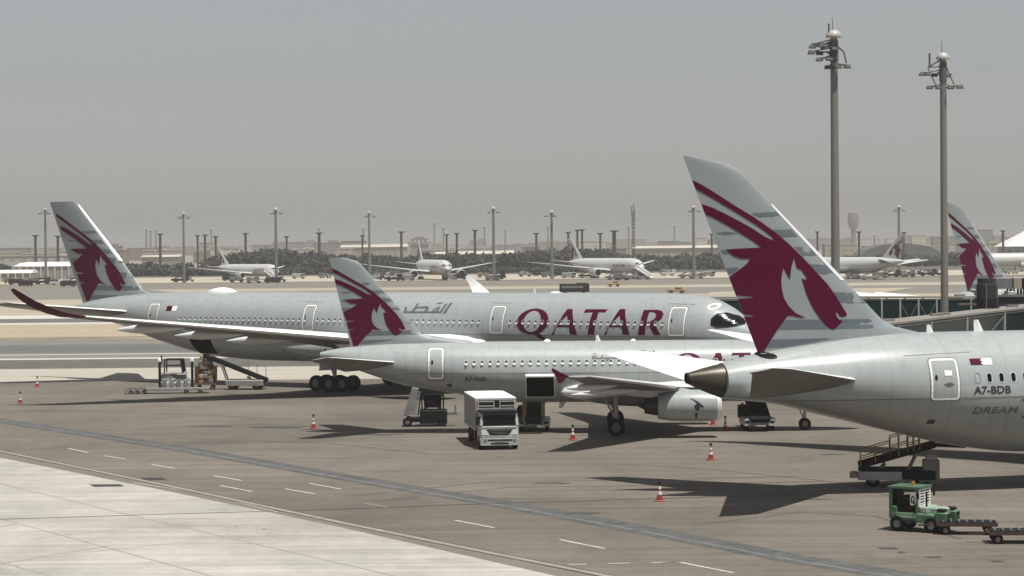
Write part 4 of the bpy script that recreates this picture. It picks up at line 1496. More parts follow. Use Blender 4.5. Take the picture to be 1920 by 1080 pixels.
p = G(1690, 911)
t = belt_loader('belt loader with pale yellow handrails raised under the belly of the nearest airliner', (p.x - .15, p.y + .5, 0), R(-7), 3.9, .98, 2.08, .95, None, V_DARK, False, 3.9, 0.0, 1.5)
mb = MB()
mb.bbox((-.85, -.80, .60), (2.3, .55, .52), .1)
nf = mb.build('front_body', V_WHITE, t, 35)
mb = MB().bbox((-2.2, -.80, .62), (.42, .5, .34), .08)
mb.build('bumper', V_DIRTY, nf, 35)
for x0_, x1_, q in ((-1.85, -.35, (.0, .8)), (-.35, .55, (.25, 1.05)), (.55, 1.15, (.1, .8))):
    for y_ in (-.6, .6):
        mb = MB()
        z_a, z_b = .98 + (x0_ + 1.95) / 3.9 * 1.1, .98 + (x1_ + 1.95) / 3.9 * 1.1
        for f in (0, .5, 1):
            mb.beam((x0_ + (x1_ - x0_) * f, y_, z_a + (z_b - z_a) * f), (x0_ + (x1_ - x0_) * f, y_, z_a + (z_b - z_a) * f + q[1]), .05, .05)
        for h_ in (q[1] * .5, q[1]):
            mb.beam((x0_, y_, z_a + h_), (x1_, y_, z_b + h_), .05, .05)
        mb.build('handrail', V_YELL, t)
mb = MB()                                                             # dark upright housing at the raised end
mb.bbox((1.70, -.55, .82), (.85, .9, 1.1), .05)
hs_ = mb.build('power_pack', V_GREY, t, 30)
mb = MB().bbox((1.72, -.55, 1.47), (.6, .5, .22), .06)
mb.build('work_light', V_WHITE, hs_, 30)
p = G(1003, 810)
belt_loader('belt loader with tall ochre side guards below the open rear hold of the middle airliner', (p.x, p.y + 2.2, 0), R(88), 5.6, .72, 2.2, .95, V_YELL, V_WHITE, True, 3.8, -.3, 0, True)
p = G(1425, 809)
belt_loader('black belt loader with white chassis corners seen end-on under the nearest airliner tail', (p.x, p.y + 2.2, 0), R(90), 5.4, .75, 2.25, 1.2, None, V_WHITE, True, 3.6, -.4)
p = G(432, 731)
t = belt_loader('belt loader with a dark boom rising to the open hold of the far airliner', (p.x + .4, p.y + .8, 0), R(176), 5.6, .75, 3.0, 1.0, None, V_DIRTY, False, 3.4, -.9)
mb = MB()
for k in range(3):
    xx = -2.6 + .8 * k
    mb.tube((xx, -.6, 1.0 + .33 * k), (xx, -.6, 1.9 + .33 * k), .03)
mb.tube((-2.6, -.6, 1.9), (-1.0, -.6, 2.56), .03)
mb.build('handrail', V_DIRTY, t)

# ---- mobile stair / lift beside the truck
p = G(800, 800)
t = thing('service_lift', 'dark service lift with a steep grey side ramp behind the white box truck', 'service lift', (p.x, p.y + .9, 0), R(2))
mb = MB()
mb.bbox((.45, 0, .66), (1.9, 1.7, .95), .06).bbox((-.95, 0, .45), (1.3, 1.5, .28), .05)
ch = mb.build('chassis', V_DARK, t, 30)
mb = MB()
mb.bbox((-1.52, -.3, .62), (.22, 1.1, .34), .05)
mb.build('front_bumper', V_WHITE, ch, 30)
mb = MB()
mb.add([(-1.62, -.85, .85), (-.92, -.85, .80), (-.55, -.85, 2.62), (-1.02, -.85, 2.68), (-1.62, .2, .85), (-.92, .2, .80), (-.55, .2, 2.62), (-1.02, .2, 2.68)], [(0, 1, 2, 3), (7, 6, 5, 4), (0, 1, 5, 4), (1, 2, 6, 5), (2, 3, 7, 6), (3, 0, 4, 7)])
mb.beam((-.86, -.87, .8), (-.46, -.87, 2.45), .05, .10)
mb.build('ramp', mat('ramp_grey', (.20, .20, .195), .55, var=.2, scale=2), t)
mb = MB()
for y in (-.75, .75):
    mb.beam((-.35, y, .9), (-.35, y, 2.30), .09, .09).beam((1.15, y, .9), (1.15, y, 2.30), .09, .09)
    mb.beam((-.35, y, 2.30), (1.15, y, 2.30), .10, .10).beam((-.35, y, 1.0), (1.15, y, 2.2), .07, .07).beam((1.15, y, 1.0), (-.35, y, 2.2), .07, .07)
mb.beam((-.62, -.8, .8), (-.40, -.8, 2.3), .08, .1)
mb.box((.4, 0, 1.75), (1.2, 1.3, .9))
mb.build('scissor_frame', V_DARK, t)
mb = MB()
mb.box((1.75, -.2, .85), (.7, .5, .18)).box((1.98, -.2, 1.2), (.12, .45, .55))
mb.build('driver_seat', V_GREY, t)
for x in (-1.35, 1.0):
    for sy in (-1, 1):
        wheel(t, x, sy * .75, .33, .24)

# ---- load beside the far airliner
p = G(330, 733)
t = thing('container_loader', 'white container loader with two tall posts and a bridge rail below the far airliner tail', 'container loader', (p.x, p.y + .8, 0), R(2))
mb = MB()
mb.bbox((0, 0, .55), (3.0, 2.0, .5), .06).bbox((-.9, -.5, 1.1), (.9, .8, .7), .08).bbox((.5, -.4, .95), (1.2, .9, .4), .06)
mb.box((-.2, -.2, 1.55), (2.2, 1.6, .10))
ch = mb.build('chassis', V_WHITE, t, 30)
mb = MB()
mb.box((.3, -.82, 1.28), (1.3, .1, .32)).box((-.2, -.6, 1.45), (.5, .4, .3))
mb.build('control_panel', V_BLUEG, ch)
for x in (-1.42, 1.42):
    mb = MB()
    mb.box((x, -.95, 1.42), (.20, .22, 2.4)).box((x + .10, -1.08, 1.35), (.07, .04, 2.2))
    ps = mb.build('post', V_DARK, t)
    mb = MB().bbox((x, -.95, 2.72), (.3, .3, .28), .05)
    mb.build('post_cap', M_WHITE, ps)
for y in (-.9, .9):
    mb = MB()
    mb.tube((-1.0, y, 1.6), (-1.0, y, 2.75), .06).tube((.45, y, 2.75), (.62, y, 1.6), .10).tube((-1.0, y, 2.75), (.45, y, 2.75), .06).tube((-1.0, y, 2.2), (.5, y, 2.2), .04)
    mb.build('bridge_rail', V_DARK, t)
mb = MB().tube((-1.25, -.9, 2.4), (-1.25, -.9, 3.15), .06)
mb.build('aerial', V_DARK, t)
for k in range(4):
    mb = MB().bbox((-1.0 + .62 * k, -1.04, .70), (.34, .14, .62), .05)
    mb.build('side_locker', V_DIRTY if k % 2 else V_GREY, ch, 30)
for x in (-1.0, 0, 1.0):
    wheel(t, x, -.85, .34, .3, V_DIRTY)
    wheel(t, x, .85, .34, .3, V_DIRTY)
p = G(322, 737)
t = thing('pallet_transporter', 'long low pallet transporter with roller bed in front of the white container loader', 'transporter', (p.x - .1, p.y - .2, 0), R(3))
mb = MB()
mb.box((.6, 0, .34), (5.6, 1.5, .22)).box((-2.9, -.7, .30), (1.9, .10, .3)).box((-2.9, .7, .30), (1.9, .10, .3)).box((-3.8, 0, .3), (.12, 1.5, .3))
fr = mb.build('frame', V_DIRTY, t)
mb = MB()
for k in range(4):
    mb.tube((-3.5 + .45 * k, -.66, .36), (-3.5 + .45 * k, .66, .36), .10, n=10)
mb.build('roller', V_DARK, fr)
for x in (-3.3, -2.75, -2.2, 1.4, 2.6):
    for sy in (-1, 1):
        wheel(t, x, sy * .72, .17, .12)
p = G(384, 731)
t = thing('baggage_cart', 'baggage cart beside the white container loader, heaped with tan and grey bags', 'baggage cart', (p.x, p.y + .9, 0), R(4))
mb = MB()
mb.box((0, 0, .5), (1.9, 1.5, .14)).box((-.92, 0, 1.3), (.08, 1.5, 1.5)).box((.92, 0, 1.3), (.08, 1.5, 1.5)).box((0, .72, 1.3), (1.84, .05, 1.5))
mb.build('cart_body', V_BROWN, t)
for x in (-.6, .6):
    for sy in (-1, 1):
        wheel(t, x, sy * .66, .2, .14)
rb = random.Random(3)
bagm = [V_TAN, V_BROWN, V_BLUEG, V_PINK, V_GREY]
k = 0
for zz, n_ in ((.62, 3), (1.02, 3), (1.42, 3), (1.85, 3), (2.25, 3), (2.62, 2)):
    for i in range(n_):
        bx = -.6 + 1.2 * (i + .5) / n_ + rb.uniform(-.06, .06)
        b = MB()
        b.bbox((0, 0, 0), (rb.uniform(.42, .55), rb.uniform(.5, .8), rb.uniform(.34, .42)), .08)
        o = b.build('travel_bag', bagm[k % 5], None, 30)
        k += 1
        o.matrix_world = t.matrix_basis @ Matrix.Translation((bx, -.25, zz + .18)) @ Matrix.Rotation(rb.uniform(-.3, .3), 4, 'Z') @ Matrix.Rotation(rb.uniform(-.12, .12), 4, 'Y')
        tag(o, 'soft travel bag in the heap on the baggage cart below the far airliner', 'bag', 'bags heaped on the baggage cart')

# ---- green tow tractor and its dollies: x forward
p = G(1738, 999)
t = thing('tow_tractor', 'green baggage tow tractor with white louvred cab panel, in front of the nearest airliner', 'tow tractor', (p.x, p.y + .7, 0), R(-33))
mb = MB()
mb.bbox((-.25, 0, .62), (2.1, 1.35, .42), .07).bbox((-1.15, 0, .85), (.35, 1.3, .5), .05)
body = mb.build('body', V_GREEN, t, 35)
mb = MB()
mb.bbox((.62, 0, .92), (.95, .62, .32), .07).bbox((.25, 0, .98), (.35, 1.2, .25), .05)
mb.build('bonnet', V_PALEG, body, 35)
for sy in (-1, 1):
    mb = MB()
    mb.bbox((1.05, sy * .52, .72), (.62, .38, .46), .09)
    fe = mb.build('front_fender', V_GREEN, t, 35)
    mb = MB()
    mb.box((1.365, sy * .52, .78), (.02, .26, .16)).box((1.365, sy * .52, .58), (.02, .3, .10))
    mb.build('grille', V_DARK, fe)
    mb = MB()
    mb.bbox((1.05, sy * .52, 1.0), (.4, .3, .12), .04)
    mb.build('lamp_housing', V_DARK, fe, 30)
mb = MB()
for (x, y) in ((-1.25, -.62), (-1.25, .62), (-.05, -.62), (-.05, .62)):
    mb.beam((x, y, .8), (x, y, 1.86), .09, .09)
mb.box((-.65, 0, 1.90), (1.5, 1.4, .09)).beam((-1.28, -.62, .55), (-1.28, -.62, 1.9), .12, .06)
mb.build('cab_frame', V_GREEN, t)
mb = MB()
mb.beam((.02, -.56, 1.12), (.02, -.56, 1.82), .08, .07).beam((.02, .56, 1.12), (.02, .56, 1.82), .08, .07).box((.02, 0, 1.12), (.07, 1.2, .09)).box((.02, 0, 1.82), (.07, 1.2, .07)).box((.02, 0, 1.47), (.05, .05, .7))
for k in range(5):
    mb.box((.03, 0, 1.22 + .12 * k), (.05, 1.05, .035))
sc_ = mb.build('windscreen_guard', M_WHITE, t)
mb = MB().box((-.02, 0, 1.47), (.02, 1.1, .66))
mb.build('windscreen', mat('green_glass', (0.03, 0.07, 0.055), 0.1), sc_)
mb = MB()
mb.box((-1.24, 0, 1.35), (.03, 1.2, .95)).box((-.65, 0, .95), (.5, 1.0, .16)).box((-.92, 0, 1.25), (.12, 1.0, .5))
mb.build('seat', V_DARK, t)
mb = MB().tube((-.28, -.2, 1.05), (-.42, -.2, 1.32), .03).lathe([(-.02, .17), (.02, .17), (.02, .13), (-.02, .13), (-.02, .17)], 'x', (-.43, -.2, 1.34), 16)
mb.build('steering_wheel', V_DARK, t)
mb = MB().lathe([(0, .09), (.10, .085), (.14, .01)], 'z', (-.65, .35, 1.95), 12)
mb.build('beacon', mat('amber_lens', (.35, .13, .02), .3), t)
for sy in (-1, 1):
    mb = MB().tube((.02, sy * .62, 1.62), (.10, sy * .84, 1.66), .018).box((.10, sy * .86, 1.58), (.05, .14, .24))
    mb.build('mirror', V_DARK, t)
    mb = MB().box((-1.335, sy * .5, .92), (.03, .14, .10))
    mb.build('tail_lamp', V_RED, body)
    mb = MB().box((-.35, sy * .69, .48), (.55, .12, .05))
    mb.build('step', V_DARK, body)
mb = MB().tube((.30, -.42, 1.05), (.30, -.42, 1.75), .045)
mb.build('exhaust_stack', V_DARK, t)
mb = MB().box((-.55, -.686, .66), (.9, .012, .10)).box((-.55, .686, .66), (.9, .012, .10))
mb.build('side_band', V_PALEG, body)
for x in (-.95, .62):
    for sy in (-1, 1):
        wheel(t, x, sy * .62, .34, .24, V_GREY)


def dolly(label, loc, rz, red=True):
    t = thing('baggage_dolly', label, 'dolly', loc, rz, 'flat baggage dollies behind the tow tractor')
    mb = MB()
    for sy in (-1, 1):
        mb.beam((-1.25, sy * .62, .44), (1.25, sy * .62, .44), .09, .14)
    for x in (-1.25, -.6, 0, .6, 1.25):
        mb.beam((x, -.62, .44), (x, .62, .44), .08, .10)
    fr = mb.build('frame', V_RED, t)
    mb = MB()
    mb.box((0, 0, .52), (2.3, 1.1, .04))
    mb.build('deck', V_DARK, fr)
    mb = MB()
    for k in range(7):
        mb.tube((-1.0 + .33 * k, -.5, .56), (-1.0 + .33 * k, .5, .56), .04, n=8)
    mb.build('roller', V_GREY, fr)
    mb = MB().beam((1.25, 0, .40), (2.05, 0, .34), .08, .07)
    mb.build('tow_bar', V_RED, t)
    for x in (-.9, .9):
        for sy in (-1, 1):
            wheel(t, x, sy * .55, .21, .14)
    return t


p = G(1812, 1003)
dolly('flat dark red dolly coupled right behind the green tow tractor', (p.x + .1, p.y + .5, 0), R(172))
p = G(1898, 1020)
dolly('flat dark dolly cut by the right frame edge, last in the tow', (p.x + .35, p.y + .5, 0), R(176))
# ---- traffic cones
def cone_proto():
    t = thing('traffic_cone', '', 'traffic cone', (0, 0, 0), 0, 'traffic cones round the parked airliners')
    mb = MB()
    mb.bbox((0, 0, .03), (.46, .46, .06), .02)
    mb.build('cone_base', V_CONER, t)
    mb = MB()
    mb.lathe([(.06, .165), (.34, .118), (.34, .118)], 'z', n=18, mi=0)
    mb.lathe([(.34, .120), (.50, .092)], 'z', n=18, mi=1)
    mb.lathe([(.50, .092), (.60, .075)], 'z', n=18, mi=0)
    mb.lathe([(.60, .076), (.74, .052)], 'z', n=18, mi=1)
    mb.lathe([(.74, .052), (.80, .040), (.80, .01)], 'z', n=18, mi=0)
    mb.build('cone_body', [V_CONER, V_CONEW], t, 40)
    mb = MB().lathe([(.80, .03), (.86, .03), (.88, .075), (.94, .09), (.99, .06), (1.0, .01)], 'z', n=14)
    mb.build('cone_lamp', V_DARK, t, 40)
    return t


c0 = None
for (px, py, lab) in ((1237, 940, 'red and white cone in front of the tip of the nearest airliner tail shadow'), (1333, 863, 'red and white cone between the grey engine and the nearest airliner shadow'), (1074, 825, 'cone in the shadow of the middle airliner wing, left of its main wheels'),
                      (1360, 808, 'cone just right of the grey engine, nearer of the pair there'), (1337, 797, 'cone half hidden below the front of the grey engine'), (588, 804, 'cone at the tip of the middle airliner tail shadow'),
                      (38, 757, 'nearer of the two cones at the left frame edge'), (70, 726, 'cone by the pale service road at the left frame edge, farther of two')):
    p = G(px, py)
    if c0 is None:
        c0 = cone_proto()
        c0.location = p
        c0['label'] = lab
    else:
        dup(c0, p, 0.3, lab)
mb = MB()                                                             # the two near ones carry a white sleeve
c0.name = 'traffic_cone'
# ------------------------------------------------------------------ light masts of the near apron
M_MAST = mat('galvanised_mast', (0.20, 0.19, 0.17), 0.5, var=0.10, scale=0.3, stretch=(1, 1, 0.2), metal=0.1)
M_MASTD = mat('mast_fittings', (0.10, 0.098, 0.09), 0.55)
M_DOME = mat('mast_cap', (0.40, 0.385, 0.345), 0.45)
def s_at(D): return FOC / D
def mast(label, px_top, py_top, px_bot, py_bot, D, w_top, w_bot, arms, group, rod=1.9, aux=None):
    """arms: (dx, dz below the cap, length, tilt) of lamp bars"""
    pt, pb = at(px_top, py_top, D), at(px_bot, py_bot, D)
    H = pt.z
    t = thing('light_mast', label, 'light mast', (pb.x, D, 0), 0, group)
    mb = MB()
    mb.lathe([(0, w_bot / 2 * 1.05), (H * .5, (w_bot + w_top) / 4), (H - .5, w_top / 2), (H - .5, .01)], 'z', n=20)
    mb.build('pole', M_MAST, t, 40)
    mb = MB()
    mb.lathe([(H - .42, w_top * 1.06), (H - .34, w_top * 1.10), (H - .12, w_top * .98), (H + .08, w_top * .66), (H + .16, w_top * .30), (H + .18, .02)], 'z', n=24)
    mb.lathe([(H - .42, w_top * 1.06), (H - .42, .02)], 'z', n=24)
    mb.build('cap', M_DOME, t, 50)
    mb = MB().tube((-.1, 0, H), (-.1, 0, H + rod), .035, .02, 6)
    mb.build('lightning_rod', M_MASTD, t)
    mb = MB()
    mb.lathe([(H - 2.3, w_top * .62), (H - .7, w_top * .60)], 'z', n=16)
    mb.build('head_sleeve', M_MASTD, t, 40)
    for (dx, dz, ln, tilt, dy) in arms:
        mb = MB()
        c = Vector((dx, dy, H - dz))
        d_ = Vector((math.cos(R(tilt)), 0.25 if dy > 0 else -0.25, math.sin(R(tilt)))).normalized()
        mb.beam(c - d_ * ln / 2, c + d_ * ln / 2, .34, .11)
        mb.tube((0, 0, H - dz + .30), c - d_ * ln * .25, .05, n=6).tube((0, 0, H - dz - .1), c, .06, n=6)
        ar = mb.build('lamp_arm', M_MASTD, t)
        for q_ in (-.32, .32):
            mb = MB().bbox(c + d_ * ln * q_ - Vector((0, 0, .14)), (.55, .45, .2), .05)
            mb.build('floodlight', M_MASTD, ar, 30)
    if aux:
        mb = MB()
        for (x0, z0, x1, z1, r_) in aux:
            mb.tube((x0, -.2, H - z0), (x1, -.2, H - z1), r_, n=8)
        mb.build('antenna', M_MASTD, t)
    return t


GM = 'tall light masts on the near apron'
mast('taller of the two grey light masts on the right, with tilted floodlight frames', 1558, 60, 1567, 560, 190, .58, .76,
     [(-1.2, .85, .9, 3, .7), (-1.4, 1.05, 1.15, 5, -.6), (-1.4, 1.5, 1.1, -4, .5), (-.85, 2.1, 1.25, 2, -.7), (-.15, 2.7, 1.25, 2, -.5), (.75, 2.55, 1.25, -6, .6), (-.4, 1.2, 1.3, -8, -.4)], GM, 1.15,
     [(-.42, .0, -.42, -.65, .07), (.1, 1.0, .75, 1.6, .07), (.75, 1.6, .95, 2.5, .06), (-.9, 1.0, .2, .6, .06), (-.6, 1.6, .3, 2.2, .06)])
mast('shorter light mast beside the distant burgundy fin, with spread floodlight arms', 1763, 102, 1771, 560, 205, .54, .68,
     [(-1.6, 1.6, .85, 0, -.5), (-.1, 1.65, 1.9, -2, .5), (-.85, 2.75, 1.2, -2, -.5), (.95, 2.75, 1.2, 2, -.5)], GM, 1.15, [(-1.18, 1.0, -1.18, -.1, .09), (-1.3, 1.1, -.2, .45, .07), (-1.3, 1.1, -.2, 1.05, .05), (-1.35, 1.15, -.66, 2.6, .05), (.25, 1.1, .9, 2.6, .05)])

# ------------------------------------------------------------------ boarding bridges
M_BGLASS = mat('bridge_glass', (0.006, 0.022, 0.022), 0.14, spec=.3, var=0.3, scale=.4)
M_BROOF = mat('bridge_roof', (0.21, 0.20, 0.18), 0.8, var=0.12, scale=.5)
M_BFRAME = mat('bridge_frame', (0.30, 0.32, 0.32), 0.5)
M_BDARK = mat('bridge_soffit', (0.015, 0.015, 0.015), 0.7)


def bridge(label, p0, p1, h, wd, panels, brace=()):
    """glass tunnel from p0 to p1 (centre line of the roof top)"""
    p0, p1 = Vector(p0), Vector(p1)
    t = thing('boarding_bridge', label, 'boarding bridge', (p0.x, p0.y, 0), 0, 'glazed boarding bridges')
    q0, q1 = p0 - Vector((p0.x, p0.y, 0)), p1 - Vector((p0.x, p0.y, 0))
    d = q1 - q0
    dn = Vector((d.x, d.y, 0)).normalized()
    n = Vector((dn.y, -dn.x, 0))
    if n.y > 0:
        n = -n
    mb = MB()
    mb.beam(q0 - dn * .1, q1 + dn * .1, wd + .25, .16)
    rf = mb.build('roof', M_BROOF, t)
    for f in (.12, .3, .33, .62, .8):
        c = q0.lerp(q1, f) + Vector((0, 0, .16))
        mb = MB().box(c, (.9, .8, .22))
        mb.build('roof_vent', M_BROOF, rf)
    mb = MB()
    mb.beam(q0 - Vector((0, 0, h)), q1 - Vector((0, 0, h)), wd + .3, .3)
    mb.build('floor', M_BDARK, t)
    mb = MB()
    mb.beam(q0 - Vector((0, 0, h / 2 + .05)), q1 - Vector((0, 0, h / 2 + .05)), wd, h - .35)
    gl = mb.build('glass_wall', M_BGLASS, t)
    mb = MB()
    for f in panels:
        for s_ in (1, -1):
            c = q0.lerp(q1, f) + n * s_ * (wd / 2 + .05)
            mb.beam(c - Vector((0, 0, .12)), c - Vector((0, 0, h - .1)), .16, .12)
    for zz in (.22, h - .25):
        for s_ in (1, -1):
            mb.beam(q0 + n * s_ * (wd / 2 + .04) - Vector((0, 0, zz)), q1 + n * s_ * (wd / 2 + .04) - Vector((0, 0, zz)), .06, .08)
    mb.build('glazing_frame', M_BFRAME, gl)
    mb = MB()
    pf = sorted(panels)
    for i in brace:
        a, b = q0.lerp(q1, pf[i]), q0.lerp(q1, pf[i + 1])
        m_ = a.lerp(b, .5)
        o_ = n * (wd / 2 + .03)
        mb.beam(a + o_ - Vector((0, 0, .4)), m_ + o_ - Vector((0, 0, h * .72)), .04, .05).beam(b + o_ - Vector((0, 0, .4)), m_ + o_ - Vector((0, 0, h * .72)), .04, .05)
    if brace:
        mb.build('glass_brace', V_GREY, gl)
    for f in (.3, .75):
        c = q0.lerp(q1, f)
        mb = MB().box((c.x, c.y, (c.z - h) / 2), (.7, .7, c.z - h))
        mb.build('column', M_BDARK, t)
    return t


pa, pb = at(1322, 558, 226), at(2080, 556, 236)
bridge('flat-roofed dark glazed boarding bridge running behind the fin of the nearest airliner', pa, pb, 2.9, 3.2, [.02, .13, .25, .33, .41, .455, .50, .545, .63, .70, .78, .86, .95], (5, 6, 8, 9))
pa, pb = at(1600, 612, 176), at(2040, 561, 226)
bridge('sloping dark glazed boarding bridge just above the back of the nearest airliner', pa, pb, 2.9, 2.5, [.0, .10, .22, .36, .52, .68, .78, .9], (3, 5))
p = at(1850, 548, 205)
t = thing('bridge_rotunda', 'dark round boarding bridge hub in front of the distant burgundy fin', 'bridge hub', (p.x, 205, 0))
mb = MB()
mb.lathe([(0, .7), (4.5, .7), (4.5, 1.05), (7.6, 1.05)], 'z', n=24)
mb.build('drum', mat('rotunda_dark', (0.009, 0.008, 0.008), 0.6, spec=.2, var=.3, scale=.6), t, 40)
mb = MB()
zt = at(1850, 522, 205).z
mb.lathe([(7.6, .95), (zt - .5, .95), (zt - .45, .8), (zt, .78), (zt, .01)], 'z', n=24)
mb.build('hub_cap', M_BDARK, t, 40)
mb = MB()
for k in range(6):
    a = 2 * PI * k / 6 + .3
    mb.beam((1.0 * math.cos(a), 1.0 * math.sin(a), 5), (1.0 * math.cos(a), 1.0 * math.sin(a), zt - .5), .10, .10)
mb.build('hub_rib', M_GREYT, t)
mb = MB().box((-1.7, -.2, 7.1), (1.5, .9, .14)).tube((-1.3, -.2, 7.1), (-1.3, -.2, 7.5), .06)
mb.build('service_ledge', M_MASTD, t)
# roof plant on the terminal deck beside the hub
pd0 = at(1862, 557, 215)
t = thing('terminal_deck', 'low grey terminal roof deck cut by the right frame edge', 'building', (pd0.x + 7.5, 219, 0))
mb = MB().box((0, 0, pd0.z / 2), (15.0, 8, pd0.z))
mb.build('wall', M_BDARK, t)
mb = MB().box((0, 0, pd0.z + .1), (15.3, 8.3, .2))
mb.build('roof', mat('deck_roof', (0.16, 0.155, 0.14), .8, var=.15, scale=.5), t)
dz = pd0.z + .2
def plant(label, px0, px1, ytop, m, legs=0):
    a, b = at(px0, ytop, 216), at(px1, ytop, 216)
    t = thing('roof_unit', label, 'roof unit', ((a.x + b.x) / 2, 216.3, dz), 0, 'plant on the terminal deck')
    wd_, hh = b.x - a.x, a.z - dz
    z0 = hh * .34 if legs else 0
    mb = MB().bbox((0, 0, (z0 + hh) / 2), (wd_, 1.6, hh - z0), .06)
    mb.build('casing', m, t, 30)
    mb = MB()
    for sx in (-.4, .4):
        for sy in (-.6, .6):
            mb.box((sx * wd_, sy, z0 / 2 + .02), (.14, .14, z0 + .04))
    mb.box((0, -.72, z0 + .1), (wd_ * .9, .08, .14))
    mb.build('stand', V_DARK, t)


plant('grey roof plant box on legs behind the dark bridge hub', 1864, 1896, 521, mat('plant_grey', (0.14, 0.145, 0.15), .6, var=.1, scale=1), 1)
plant('tan roof plant box on legs beside the grey one', 1898, 1914, 520, mat('plant_tan', (0.30, 0.26, 0.21), .6, var=.1, scale=1), 1)
plant('dark roof plant box at the right frame edge', 1916, 1940, 522, V_DARK, 1)
plant('small white roof plant box under the grey one', 1862, 1876, 544, M_WHITE)
plant('white sloping hood on the terminal deck', 1887, 1901, 546, V_WHITE)

# ------------------------------------------------------------------ airliner standing behind the bridges, nose away to the right
ar = R(42.0)
q = at(1799, 389, 262)
P4 = Pose((q.x + 53.9 * math.cos(ar), q.y + 53.9 * math.sin(ar)), 42.0)
r4 = dup(a1.root, tuple(P4.nose), P4.a + PI, 'airliner behind the boarding bridges, only its narrow burgundy-emblem fin showing', GRP)
# ------------------------------------------------------------------ far side of the airfield
def far_liner(name_label, px, py, D, a, st_ref, title=False, fin_dark=True, white=True, Ls=1.0):
    pass


F_PAINT = mat('far_white_paint', (0.50, 0.51, 0.50), 0.45, var=.05, scale=.4)
GF = 'airliners on the far apron'
q = at(1140, 523, 880)
PF = Pose((0, 0), 0)
af = Liner(PF, 'airliner', '', [
    (0, 4.0, 4.0, .02), (.5, 4.7, 3.2, .8), (1.5, 5.6, 2.6, 1.5), (3.5, 6.7, 2.1, 2.3), (6, 7.3, 1.85, 2.7), (9, 7.4, 1.8, 2.8), (36, 7.4, 1.8, 2.8), (40, 7.4, 2.1, 2.75), (45, 7.25, 3.3, 2.3), (50, 6.9, 4.6, 1.5), (54, 6.4, 5.5, .6), (55, 6.2, 5.8, .2)], GF, 36, 28)
af.fuselage(m=F_PAINT, belly_z=3.6)
fle = poly_fn([(6.0, 43), (7.3, 44.5), (14.6, 52.3), (15.0, 53.0)])
fte = poly_fn([(5.5, 51.5), (15.0, 55.6)])
af.fin(fle, fte, 15.0, 6.0, .1, m=F_PAINT)
AF = affine3([(55.55, 14.9), (52.0, 6.9), (47.8, 8.3)])
mb = MB()
for sd in (1, -1):
    pts = []
    for p in ORYX:
        st, z = AF(p)
        pts.append((max(min(st, fte(z) - .02), fle(z) + .05), z))
    drape_mesh(mb, [pts], af.fin_surf, .05, 1.5, 0, sd)
mb.build('tail_emblem', M_BURG, [o for o in af.root.children if o.name.startswith('fin')][0])
for sd in (1, -1):
    af.surface([(1.2, 44.5, 50.5, 5.6, 5.3, .1), (8.8, 51.5, 53.8, 6.7, 6.6, .08)], 'horizontal_stabilizer', sd, m=F_PAINT)
    af.surface([(2.5, 18, 29.5, 2.9, 2.6, .13), (9, 22.6, 30.5, 3.7, 3.5, .11), (27, 36, 38.6, 6.2, 6.15, .08)], 'wing', sd, m=F_PAINT)
    e = af.engine(17.0, 23, 9.0, 2.2, 1.5, sd)
    af.pylon([(18, 3.5), (22, 4.0), (27, 3.6)], [(18, 3.2), (22.5, 2.8), (26, 2.9)], 9.0, sd)
    af.gear(26.5, sd * 4.6, [(-.75, -.6), (-.75, .6), (.75, -.6), (.75, .6)], .62, .5, 2.8)
af.gear(5.5, 0, [(0, -.3), (0, .3)], .5, .4, 2.1, 'nose_landing_gear')
mb = MB()
for sd in (1, -1):
    drape_mesh(mb, [[(.9, 5.0), (1.0, 5.35), (2.0, 5.8), (2.6, 5.75), (2.6, 5.2), (1.6, 5.0)]], af.side, .03, .4, 0, sd)
mb.build('cockpit_window', M_BLACK, af.root)
lt = [[[(17.0 - (21.28 - q_[0]) * .62, 3.9 + (q_[1] - 5.06) * .62) for q_ in [P3.solve(px_, py_, 2.9) for px_, py_ in lp]] for lp in g] for g in TITLE]
af.decal('title_lettering', lt, M_BURG, .03, .6)


def place_far(obj, label, px, py, st, a):
    """put station st of the airliner over ground pixel (px, py)"""
    g = G(px, py)
    c, s_ = math.cos(R(a)), math.sin(R(a))
    return dup(obj, (g.x + c * st, g.y + s_ * st, 0), R(a) + PI, label, GF) if obj.get('placed') else first_far(obj, label, (g.x + c * st, g.y + s_ * st, 0), R(a) + PI)


def first_far(obj, label, loc, rz):
    obj.location = loc
    obj.rotation_euler = (0, 0, rz)
    obj['label'] = label
    obj['placed'] = 1
    return obj


place_far(af.root, 'far white airliner in front of the dark trees, beside the tall thin antenna tower', 1128, 521, 30, -62)
place_far(af.root, 'far pale airliner with long spread wings, left of the dark trees near the control tower', 812, 524, 26, -76)
place_far(af.root, 'far airliner with passenger stairs at its nose, just right of the long airliner fin', 460, 524, 24, -52)
place_far(af.root, 'far airliner seen from behind, its dark fin beside the left tall light mast', 1600, 523, 30, 124)
place_far(af.root, 'far airliner cut by the right frame edge above the roof plant', 1985, 507, 34, 178)
del af.root['placed']
for o in list(sc.objects):
    if o.get('label', '').startswith('far airliner with passenger stairs at its nose'):
        o.scale = (.82, .82, .82)
    if 'placed' in o:
        del o['placed']

# ---- far masts
M_FMAST = mat('far_mast_steel', (0.16, 0.155, 0.14), .6)
M_FCOL = mat('floodlight_column', (0.055, 0.05, 0.045), .7)


